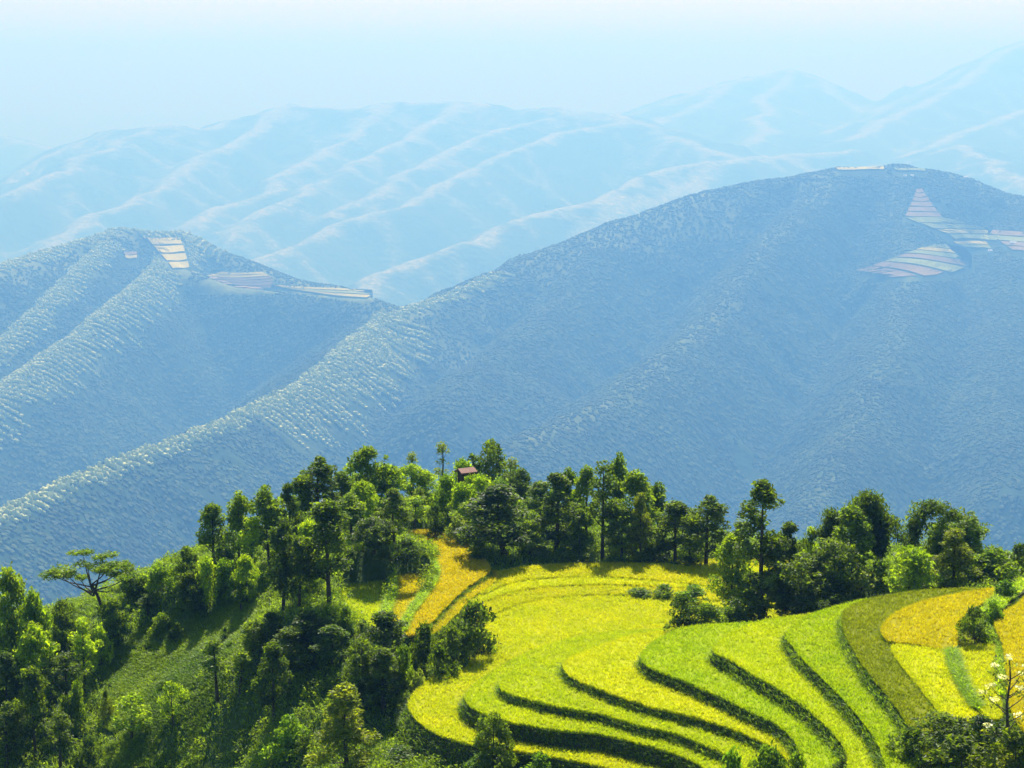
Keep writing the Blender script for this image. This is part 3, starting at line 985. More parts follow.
def carve(X, Y, Z):
    """keep the soil under every paddy bed"""
    sh = Z.shape; x, y, z = X.ravel(), Y.ravel(), Z.ravel().copy()
    near = (np.abs(x) < 110) & (y > 165) & (y < 330)
    xi, yi = x[near], y[near]
    lim = np.full(len(xi), 1e9)
    for dx, dy in ((0, 0), (1.2, 0), (-1.2, 0), (0, 1.2), (0, -1.2)):
        lv = np.full(len(xi), -1e9)
        for k in ORDER:
            m = in_poly(xi + dx, yi + dy, POLYS[k])
            lv = np.where(m, np.maximum(lv, LV[k]), lv)
        lim = np.where(lv > -1e8, np.minimum(lim, lv - 1.15), lim)
    z[near] = np.minimum(z[near], lim)
    return z.reshape(sh)


HZ = carve(HX, HY, HZ)
M_SOIL = plain_mat('hill_soil', (0.030, 0.066, 0.010), (0.080, 0.125, 0.020), 0.25, 0.95, 0.3, 1.5)
hill = mesh_obj('hill', np.stack([HX.ravel(), HY.ravel(), HZ.ravel()], 1), grid_faces(len(hx_), len(hy_)), M_SOIL, smooth=True)
tag(hill, kind='structure', label='grassy hill carrying the rice terraces')



def frame_mask(P, pad=190):
    px, py = to_px(P)
    return (px > -pad) & (px < 1024 + pad) & (py < 768 + pad)


n_blades = 0
for key, rk, lab, drop, pts in OUT:
    poly = POLYS[key]; z = LV[key]
    c = poly.mean(0)
    root = empty('rice_paddy', (c[0], c[1], z - 0.75))
    tag(root, lab, 'rice paddy', 'rice paddies stepping down the hill')
    off = np.array([c[0], c[1], z - 0.75])
    rr = np.random.RandomState(len(lab) * 7 + ORDER.index(key))
    # the wet bed and the solid mass of stalks under the ears
    n = len(poly)
    wob = 0.10 * fbm(poly[:, 0] / 0.8, poly[:, 1] / 0.8, 2)
    body_top = z - 0.26
    # crop: surface sheet with bumps, its fringe and free blades
    x0, y0 = poly.min(0); x1, y1 = poly.max(0)
    y1 = min(y1, 320)
    dens = 7.0
    cnt = int((x1 - x0) * (y1 - y0) * dens)
    Q = np.c_[rr.uniform(x0, x1, cnt), rr.uniform(y0, y1, cnt)]
    Q = Q[in_poly(Q[:, 0], Q[:, 1], poly)]
    for k2 in ORDER:
        if LV[k2] > z:
            Q = Q[~in_poly(Q[:, 0], Q[:, 1], POLYS[k2])]
    P = np.c_[Q, np.full(len(Q), z - 0.36)]
    P = P[frame_mask(P)]
    # a denser fringe along the lip
    fr = densify(poly, 0.16)
    fr = np.concatenate([fr + rr.normal(0, 0.07, fr.shape) for _ in range(2)])
    fr = fr[frame_mask(np.c_[fr, np.full(len(fr), z)])]
    for k2 in ORDER:
        if LV[k2] > z:
            fr = fr[~in_poly(fr[:, 0], fr[:, 1], POLYS[k2])]
    P = np.concatenate([P, np.c_[fr, np.full(len(fr), z - 0.5)]])
    V, q4, q3 = blades(P, 0.46, 0.085, 0.55, 6, rr)
    top = np.c_[poly, np.full(n, body_top)]
    sideV, sideF, nr = ribbon(poly + 0, body_top, z - 0.62, 0.02)
    V2 = np.concatenate([V, top, sideV]) - off
    o1 = len(V); o2 = o1 + n
    mesh_obj('rice', V2, [q4, q3, (np.arange(n) + o1)[None], sideF + o2], RICE[rk], root)
    n_blades += len(P) * 6
    # bank of earth and grass
    bV, bF, nr = ribbon(poly, z - 0.60, z - 0.62 - drop, 0.10 + 0.5 * drop)
    lip = densify(poly, 0.22)
    bl = []
    for s0 in np.arange(0.1, 1.0, 0.16 if drop > 0.9 else 0.4):
        j = np.argmin(((lip[:, None, :] - poly[None, ::3, :]) ** 2).sum(2), 1) * 3
        s = np.clip(s0 + rr.uniform(-0.14, 0.14, len(lip)), 0.03, 1)[:, None]
        pnt = lip + nr[np.minimum(j, n - 1)] * ((0.10 + 0.5 * drop) * s + 0.03)
        bl.append(np.c_[pnt + rr.normal(0, 0.09, pnt.shape), z - 0.62 - drop * s])
    bl = np.concatenate(bl); bl = bl[frame_mask(bl, 120)]
    for k2 in ORDER:
        if LV[k2] > z: bl = bl[~in_poly(bl[:, 0], bl[:, 1], POLYS[k2])]
    gV, g4, g3 = blades(bl, 0.48, 0.11, 0.9, 4, rr, 0.6)
    o1 = len(bV)
    mesh_obj('bank', np.concatenate([bV, gV]) - off, [bF, g4 + o1, g3 + o1], [M_BANK, M_BGRASS], root,
             mat_idx=[0] * len(bF) + [1] * (len(g4) + len(g3)))
print('rice blades', n_blades)

# ------------------------------------------------------------------ trees and bushes
BARK = plain_mat('bark', (0.045, 0.035, 0.025), (0.11, 0.09, 0.07), 3.0, 0.9, 0.03, 12.0)
PALEBARK = plain_mat('pale_bark', (0.16, 0.14, 0.11), (0.28, 0.25, 0.20), 3.0, 0.9, 0.03, 12.0)
LEAF = dict(
    dark=leaf_mat('dark_leaves', (0.040, 0.080, 0.006), (0.160, 0.220, 0.012), 0.60, 0.4),
    mid=leaf_mat('green_leaves', (0.080, 0.150, 0.008), (0.245, 0.320, 0.014), 0.60, 0.4),
    light=leaf_mat('light_leaves', (0.155, 0.255, 0.009), (0.36, 0.45, 0.016), 0.60, 0.3),
    olive=leaf_mat('olive_leaves', (0.100, 0.150, 0.008), (0.26, 0.29, 0.014), 0.58, 0.3),
    grey=leaf_mat('grey_leaves', (0.13, 0.19, 0.032), (0.31, 0.36, 0.07), 0.50, 0.5),
    white=leaf_mat('white_blossom', (0.66, 0.63, 0.56), (0.82, 0.80, 0.76), 0.25, 0.2),
    vivid=leaf_mat('vivid_leaves', (0.10, 0.200, 0.008), (0.23, 0.33, 0.014), 0.56, 0.3))


def tube(points, radii, sides=6):
    P = np.asarray(points, float); n = len(P)
    T = np.gradient(P, axis=0); T /= np.maximum(np.linalg.norm(T, axis=1, keepdims=True), 1e-9)
    ref = np.array([0.31, 0.95, 0.05]); A = np.cross(T, ref); A /= np.maximum(np.linalg.norm(A, axis=1, keepdims=True), 1e-9)
    B = np.cross(T, A)
    an = np.arange(sides) * 2 * math.pi / sides
    V = (P[:, None] + (A[:, None] * np.cos(an)[None, :, None] + B[:, None] * np.sin(an)[None, :, None]) * np.asarray(radii)[:, None, None]).reshape(-1, 3)
    F = []
    for k in range(n - 1):
        i = np.arange(sides)
        F.append(np.stack([k * sides + i, k * sides + (i + 1) % sides, (k + 1) * sides + (i + 1) % sides, (k + 1) * sides + i], 1))
    return V, np.concatenate(F)


def join(parts):
    V, F, o = [], [], 0
    for v, f in parts:
        V.append(v); F.append(f + o); o += len(v)
    return np.concatenate(V), np.concatenate(F)


def leaves(C, size, rr, aspect=0.5, up=0.35, hang=0.0):
    """a folded pointed leaf (spray) at every point"""
    n = len(C)
    d = rr.normal(0, 1, (n, 3)); d[:, 2] = d[:, 2] * 0.6 - hang
    d /= np.linalg.norm(d, axis=1, keepdims=True)
    nr = rr.normal(0, 1, (n, 3)); nr[:, 2] += up * 3
    s = np.cross(d, nr); s /= np.maximum(np.linalg.norm(s, axis=1, keepdims=True), 1e-6)
    u = np.cross(s, d)
    L = (size * rr.uniform(0.6, 1.35, n))[:, None]
    W = L * aspect
    V = np.stack([C - d * L * .5, C + s * W * .5 + u * W * .18 - d * L * .05, C + d * L * .5 - np.array([0, 0, 1]) * L * .12, C - s * W * .5 + u * W * .18 - d * L * .05], 1).reshape(-1, 3)
    return V, np.arange(n * 4).reshape(-1, 4)


def clump_points(cs, rs, per, rr, flat=0.7):
    out = []
    for c, r in zip(cs, rs):
        n = max(4, int(per * r * r))
        d = rr.normal(0, 1, (n, 3)); d /= np.linalg.norm(d, axis=1, keepdims=True)
        rad = r * rr.uniform(0.35, 1.0, n) ** 0.45
        p = d * rad[:, None]; p[:, 2] *= flat
        p += 0.12 * r * rr.normal(0, 1, (n, 3))
        out.append(c + p)
    return np.concatenate(out)


def envelope(kind_, t):
    """crown half width against height (0 bottom, 1 top), as a share of the full half width"""
    if kind_ == 'oval': return math.sin(math.pi * min(1, 0.12 + 0.88 * t) ** 0.85) ** 0.6 if t < 1 else 0
    if kind_ == 'column': return (0.6 + 0.4 * math.sin(math.pi * t)) * (1 - max(0, t - 0.75) * 2.0)
    if kind_ == 'round': return math.sqrt(max(0.02, 1 - (2 * t - 0.95) ** 2))
    if kind_ == 'cone': return 0.22 + 0.78 * (1 - t) ** 0.8
    if kind_ == 'bush': return math.sqrt(max(0.02, 1 - t ** 2.2))
    return 1 - 0.5 * t


def build_tree(shape, leaf, seed, H, W, base, clumps, crad, per, lsize, flat=0.7, bark=None, hang=0.0, aspect=0.5, trunk_r=None):
    """returns (trunk mesh, crown mesh); crown between base*H and H"""
    rr = np.random.RandomState(seed)
    bark = bark or BARK
    bend = rr.normal(0, 0.05 * H, 2) * 0.6
    tr = trunk_r or 0.016 * H + 0.03
    top = 0.88 * H
    zz = np.linspace(-0.6, top, 9)
    tx = bend[0] * np.sin(np.clip(zz, 0, None) / top * 2.4); ty = bend[1] * np.sin(np.clip(zz, 0, None) / top * 1.9)
    trunk = np.c_[tx, ty, zz]
    parts = [tube(trunk, np.linspace(tr * 1.25, tr * 0.22, 9), 7)]
    cs, rs = [], []
    for k in range(clumps):
        t = rr.uniform(0, 1) ** 0.9
        hw = envelope(shape, t) * W / 2
        a = rr.uniform(0, 2 * math.pi)
        cr = crad * rr.uniform(0.4, 1.35)
        rad = max(0, hw - cr * 0.6) * rr.uniform(0.35, 1.3)
        z = H * base + t * (H * (1 - base) - cr * flat * 0.8)
        bx, by = np.interp(z, zz, tx), np.interp(z, zz, ty)
        cs.append((bx + rad * math.cos(a), by + rad * math.sin(a), max(z, cr * 0.45))); rs.append(cr)
    cs = np.array(cs); rs = np.array(rs)
    for k in rr.permutation(len(cs))[: min(len(cs), 14)]:
        c = cs[k]
        zs = max(H * 0.12, c[2] - np.hypot(c[0], c[1]) * rr.uniform(0.6, 1.1) - 0.3)
        s = np.array([np.interp(zs, zz, tx), np.interp(zs, zz, ty), zs])
        r0 = tr * 0.42 * (1 - zs / H) + 0.015
        m1 = s + (c - s) * 0.5 + np.array([0, 0, -0.08 * np.linalg.norm(c - s)])
        parts.append(tube([s, m1, c], [r0, r0 * 0.65, r0 * 0.25], 5))
    tv, tf = join(parts)
    C = clump_points(cs, rs, per, rr, flat)
    keep = C[:, 2] > 0.05
    lv, lf = leaves(C[keep], lsize, rr, aspect, 0.35, hang)
    return np_mesh('trunk', tv, tf, [bark], True), np_mesh('crown', lv, lf, [LEAF[leaf]])


def build_umbrella(seed):
    rr = np.random.RandomState(seed)
    H, W = 10.0, 10.0
    parts = [tube([(0.9, 0, -0.5), (0.7, 0, 2.2), (0.1, 0, 4.4), (-0.4, 0.1, 5.6)], [0.24, 0.19, 0.15, 0.12], 7)]
    cs, rs = [], []
    tips = [(-3.6, 0.3, 6.9, 1.5), (-2.6, -0.8, 7.4, 1.2), (-1.2, 0.6, 9.3, 1.1), (-0.6, -0.4, 8.5, 1.0), (0.8, 0.2, 9.0, 1.1), (1.6, -0.8, 8.4, 1.2), (2.6, 0.6, 7.6, 1.3), (3.4, -0.2, 6.9, 1.0),
            (-4.4, -0.6, 7.4, 0.9), (0.2, 1.5, 7.2, 1.0), (1.6, 1.3, 6.6, 0.9), (-1.8, 1.2, 6.2, 0.9), (2.4, -1.2, 5.6, 0.7)]
    for x, y, z, r in tips:
        s = np.array([-0.3 + 0.1 * rr.normal(), 0, rr.uniform(4.0, 5.6)])
        c = np.array([x, y, z - 0.3])
        parts.append(tube([s, s + (c - s) * 0.55 + np.array([0, 0, -0.25]), c], [0.10, 0.07, 0.03], 5))
        for q in range(3):
            cs.append((x + rr.normal(0, r * 0.5), y + rr.normal(0, r * 0.5), z + rr.normal(0, 0.15))); rs.append(r * rr.uniform(0.55, 0.85))
    tv, tf = join(parts)
    C = clump_points(np.array(cs), np.array(rs), 260, rr, 0.36)
    lv, lf = leaves(C, 0.30, rr, 0.45)
    return np_mesh('trunk', tv, tf, [BARK], True), np_mesh('crown', lv, lf, [LEAF['mid']])


def build_arching(seed, leaf, H=10.0, W=5.0, culms=5, hook=1.0):
    """tall thin stems bending over at the top under hanging leaves"""
    rr = np.random.RandomState(seed)
    parts, pts = [], []
    for k in range(culms):
        a = rr.uniform(-0.7, 0.7) + (0 if rr.rand() < 0.8 else math.pi)
        h = H * (1.0 if k == 0 else rr.uniform(0.7, 0.98)); reach = W * 0.5 * rr.uniform(0.7, 1.2) * hook
        bx, by = rr.normal(0, 0.3, 2)
        t = np.linspace(0, 1, 14)
        x = bx + reach * t ** 5 * 1.5 * math.cos(a); y = by + reach * t ** 5 * math.sin(a)
        z = h * np.where(t < 0.75, t / 0.75 * 0.93, 0.93 + 0.07 * np.sin((t - 0.75) / 0.25 * math.pi) - 0.16 * hook * ((t - 0.75) / 0.25) ** 2)
        P = np.c_[x, y, z - 0.3 * (t == 0)]
        parts.append(tube(P, np.linspace(0.06, 0.012, 14), 5))
        for u in np.linspace(0.35, 1.0, 24):
            c = np.array([np.interp(u, t, x), np.interp(u, t, y), np.interp(u, t, z)])
            n = 60
            sp = 0.50 - 0.25 * abs(u - 0.7)
            q = rr.normal(0, 1, (n, 3)) * np.array([sp, sp, 0.30])
            q[:, 2] -= np.abs(rr.normal(0, 0.40, n))
            pts.append(c + q)
    tv, tf = join(parts)
    C = np.concatenate(pts)
    lv, lf = leaves(C[C[:, 2] > 0.1], 0.46, rr, 0.34, 0.2, 0.9)
    return np_mesh('trunk', tv, tf, [PALEBARK], True), np_mesh('crown', lv, lf, [LEAF[leaf]])


def build_flowering(seed):
    rr = np.random.RandomState(seed)
    H = 9.0
    parts = [tube([(0, 0, -0.5), (0.12, 0, 2.5), (-0.05, 0, 5.0), (0.1, 0, 7.0), (0.0, 0, 8.6)], [0.13, 0.11, 0.085, 0.06, 0.02], 7)]
    heads = []
    for k, (x, y, z) in enumerate([(0, 0, 8.7), (-0.9, 0.2, 8.0), (1.0, -0.3, 8.1), (0.9, 0.5, 7.2), (-1.2, -0.3, 6.6), (1.3, 0.2, 6.0), (0.5, -0.7, 6.6), (-0.7, 0.5, 5.2), (1.2, -0.4, 4.9),
                                   (-1.5, 0.2, 5.9), (0.9, 0.8, 3.9), (-1.3, -0.5, 3.6), (1.6, 0.1, 7.0), (1.7, 0.3, 3.0), (-0.5, -0.6, 7.4)]):
        z0 = z - 0.7 - 0.5 * abs(x)
        parts.append(tube([(0.03, 0, z0), (x * 0.6, y * 0.6, z0 + (z - z0) * 0.45), (x, y, z)], [0.045, 0.03, 0.012], 5))
        heads.append((x, y, z))
    tv, tf = join(parts)
    hs = np.array(heads)
    C = clump_points(hs, np.full(len(hs), 0.30), 420, rr, 0.45)
    lv, lf = leaves(C, 0.18, rr, 0.7)
    G = clump_points(hs - np.array([0, 0, 0.5]), np.full(len(hs), 0.45), 150, rr, 0.5)
    gv, gf = leaves(G, 0.26, rr, 0.45)
    me = np_mesh('crown', np.concatenate([lv, gv]), np.concatenate([lf, gf + len(lv)]), [LEAF['white'], LEAF['olive']], False, [0] * len(lf) + [1] * len(gf))
    return np_mesh('trunk', tv, tf, [BARK], True), me


KIND = {}
for nm, args in dict(
        oval_a=('oval', 'dark', 11, 11, 5.0, .24, 39, 0.90, 151, 0.44), oval_b=('oval', 'dark', 12, 11, 5.0, .30, 34, 1.00, 151, 0.44), oval_c=('oval', 'dark', 13, 11, 5.2, .20, 42, 0.90, 151, 0.44),
        ovalm_a=('oval', 'mid', 21, 10, 5.0, .22, 37, 0.90, 151, 0.44), ovalm_b=('oval', 'mid', 22, 10, 5.0, .28, 30, 1.00, 151, 0.44),
        column_a=('column', 'dark', 31, 14, 4.6, .18, 54, 0.90, 151, 0.45), column_b=('column', 'mid', 32, 14, 4.6, .25, 45, 0.90, 151, 0.45),
        round_a=('round', 'dark', 41, 8, 6.5, .18, 45, 1.00, 144, 0.44), round_m=('round', 'mid', 42, 8, 6.5, .16, 45, 1.00, 144, 0.44), round_l=('round', 'light', 43, 8, 6.5, .14, 39, 1.04, 136, 0.47),
        slim_a=('oval', 'dark', 51, 9, 3.2, .38, 20, 0.71, 165, 0.39), slim_m=('oval', 'mid', 52, 9, 3.2, .34, 20, 0.71, 158, 0.39), slim_l=('oval', 'light', 53, 8, 3.4, .25, 20, 0.76, 144, 0.42),
        slim_p=('oval', 'grey', 54, 10, 3.0, .28, 22, 0.62, 122, 0.36),
        cone_o=('cone', 'olive', 61, 11, 6.6, .05, 71, 0.81, 165, 0.39),
        thin_l=('round', 'light', 71, 7, 5.0, .30, 18, 0.90, 108, 0.47)).items():
    KIND[nm] = (args[3], args[4], build_tree(*args))
for nm, args in dict(
        bush_a=('bush', 'dark', 81, 3.4, 4.4, .0, 28, 0.71, 187, 0.35), bush_b=('bush', 'dark', 82, 3.4, 4.4, .0, 23, 0.81, 172, 0.35), bush_m=('bush', 'mid', 83, 3.4, 4.4, .0, 27, 0.71, 180, 0.36),
        bush_n=('bush', 'mid', 84, 3.4, 4.4, .0, 22, 0.81, 172, 0.36), bush_l=('bush', 'light', 85, 3.4, 4.4, .0, 23, 0.76, 165, 0.36), bush_k=('bush', 'light', 86, 3.4, 4.4, .0, 20, 0.81, 165, 0.36),
        bush_g=('bush', 'grey', 87, 3.0, 4.4, .0, 23, 0.71, 158, 0.36), bush_v=('bush', 'vivid', 88, 3.4, 4.4, .0, 23, 0.76, 172, 0.42), bush_o=('bush', 'olive', 89, 3.6, 4.2, .0, 27, 0.71, 180, 0.35)).items():
    KIND[nm] = (args[3], args[4], build_tree(*args, trunk_r=0.05))
KIND['umbrella'] = (10.0, 10.0, build_umbrella(91))
KIND['arch_a'] = (10.0, 5.0, build_arching(92, 'dark'))
KIND['arch_b'] = (10.0, 5.0, build_arching(93, 'dark', culms=2, hook=1.5))
KIND['arch_c'] = (10.0, 5.0, build_arching(94, 'mid', culms=3, hook=1.3))
KIND['flower'] = (9.0, 3.6, build_flowering(95))

PROTO = {}


def plant(x, ytop, where, wpx, kind_, label, rot=None):
    """where: metres ahead, or (from 400 up) the pixel row its foot stands on"""
    if where >= 400:
        h = F_HILL.hit(x, where, 160, 330); Y = h[1]
    else:
        Y = float(where)
    t = at(x, ytop, Y)
    gz = float(ground(t[0], t[1]))
    Hn, Wn, (tm, cm) = KIND[kind_]
    hgt = max(t[2] - gz, 1.0)
    wid = 1.12 * wpx / FPX * np.linalg.norm(t)
    bush = kind_.startswith('bush')
    name = 'bush' if bush else 'tree'
    if kind_ not in PROTO:
        root = empty(name)
        a = link(bpy.data.objects.new('stem' if bush else 'trunk', tm), root)
        b = link(bpy.data.objects.new('crown', cm), root)
        PROTO[kind_] = (root, a, b)
    else:
        r0, a0, b0 = PROTO[kind_]
        root = r0.copy(); COL.objects.link(root)
        for c0 in (a0, b0):
            c = c0.copy(); COL.objects.link(c); c.parent = root
    root.location = (t[0], t[1], gz - 0.1)
    root.rotation_euler.z = R.uniform(0, 6.28) if rot is None else rot
    root.scale = (wid / Wn, wid / Wn, hgt / Hn)
    tag(root, label, 'bush' if bush else 'tree', 'bushes on the near hill' if bush else 'trees on the near hill')
    PLANTED.append((t[0], t[1], wid * 0.5, hgt, bush))
    return root


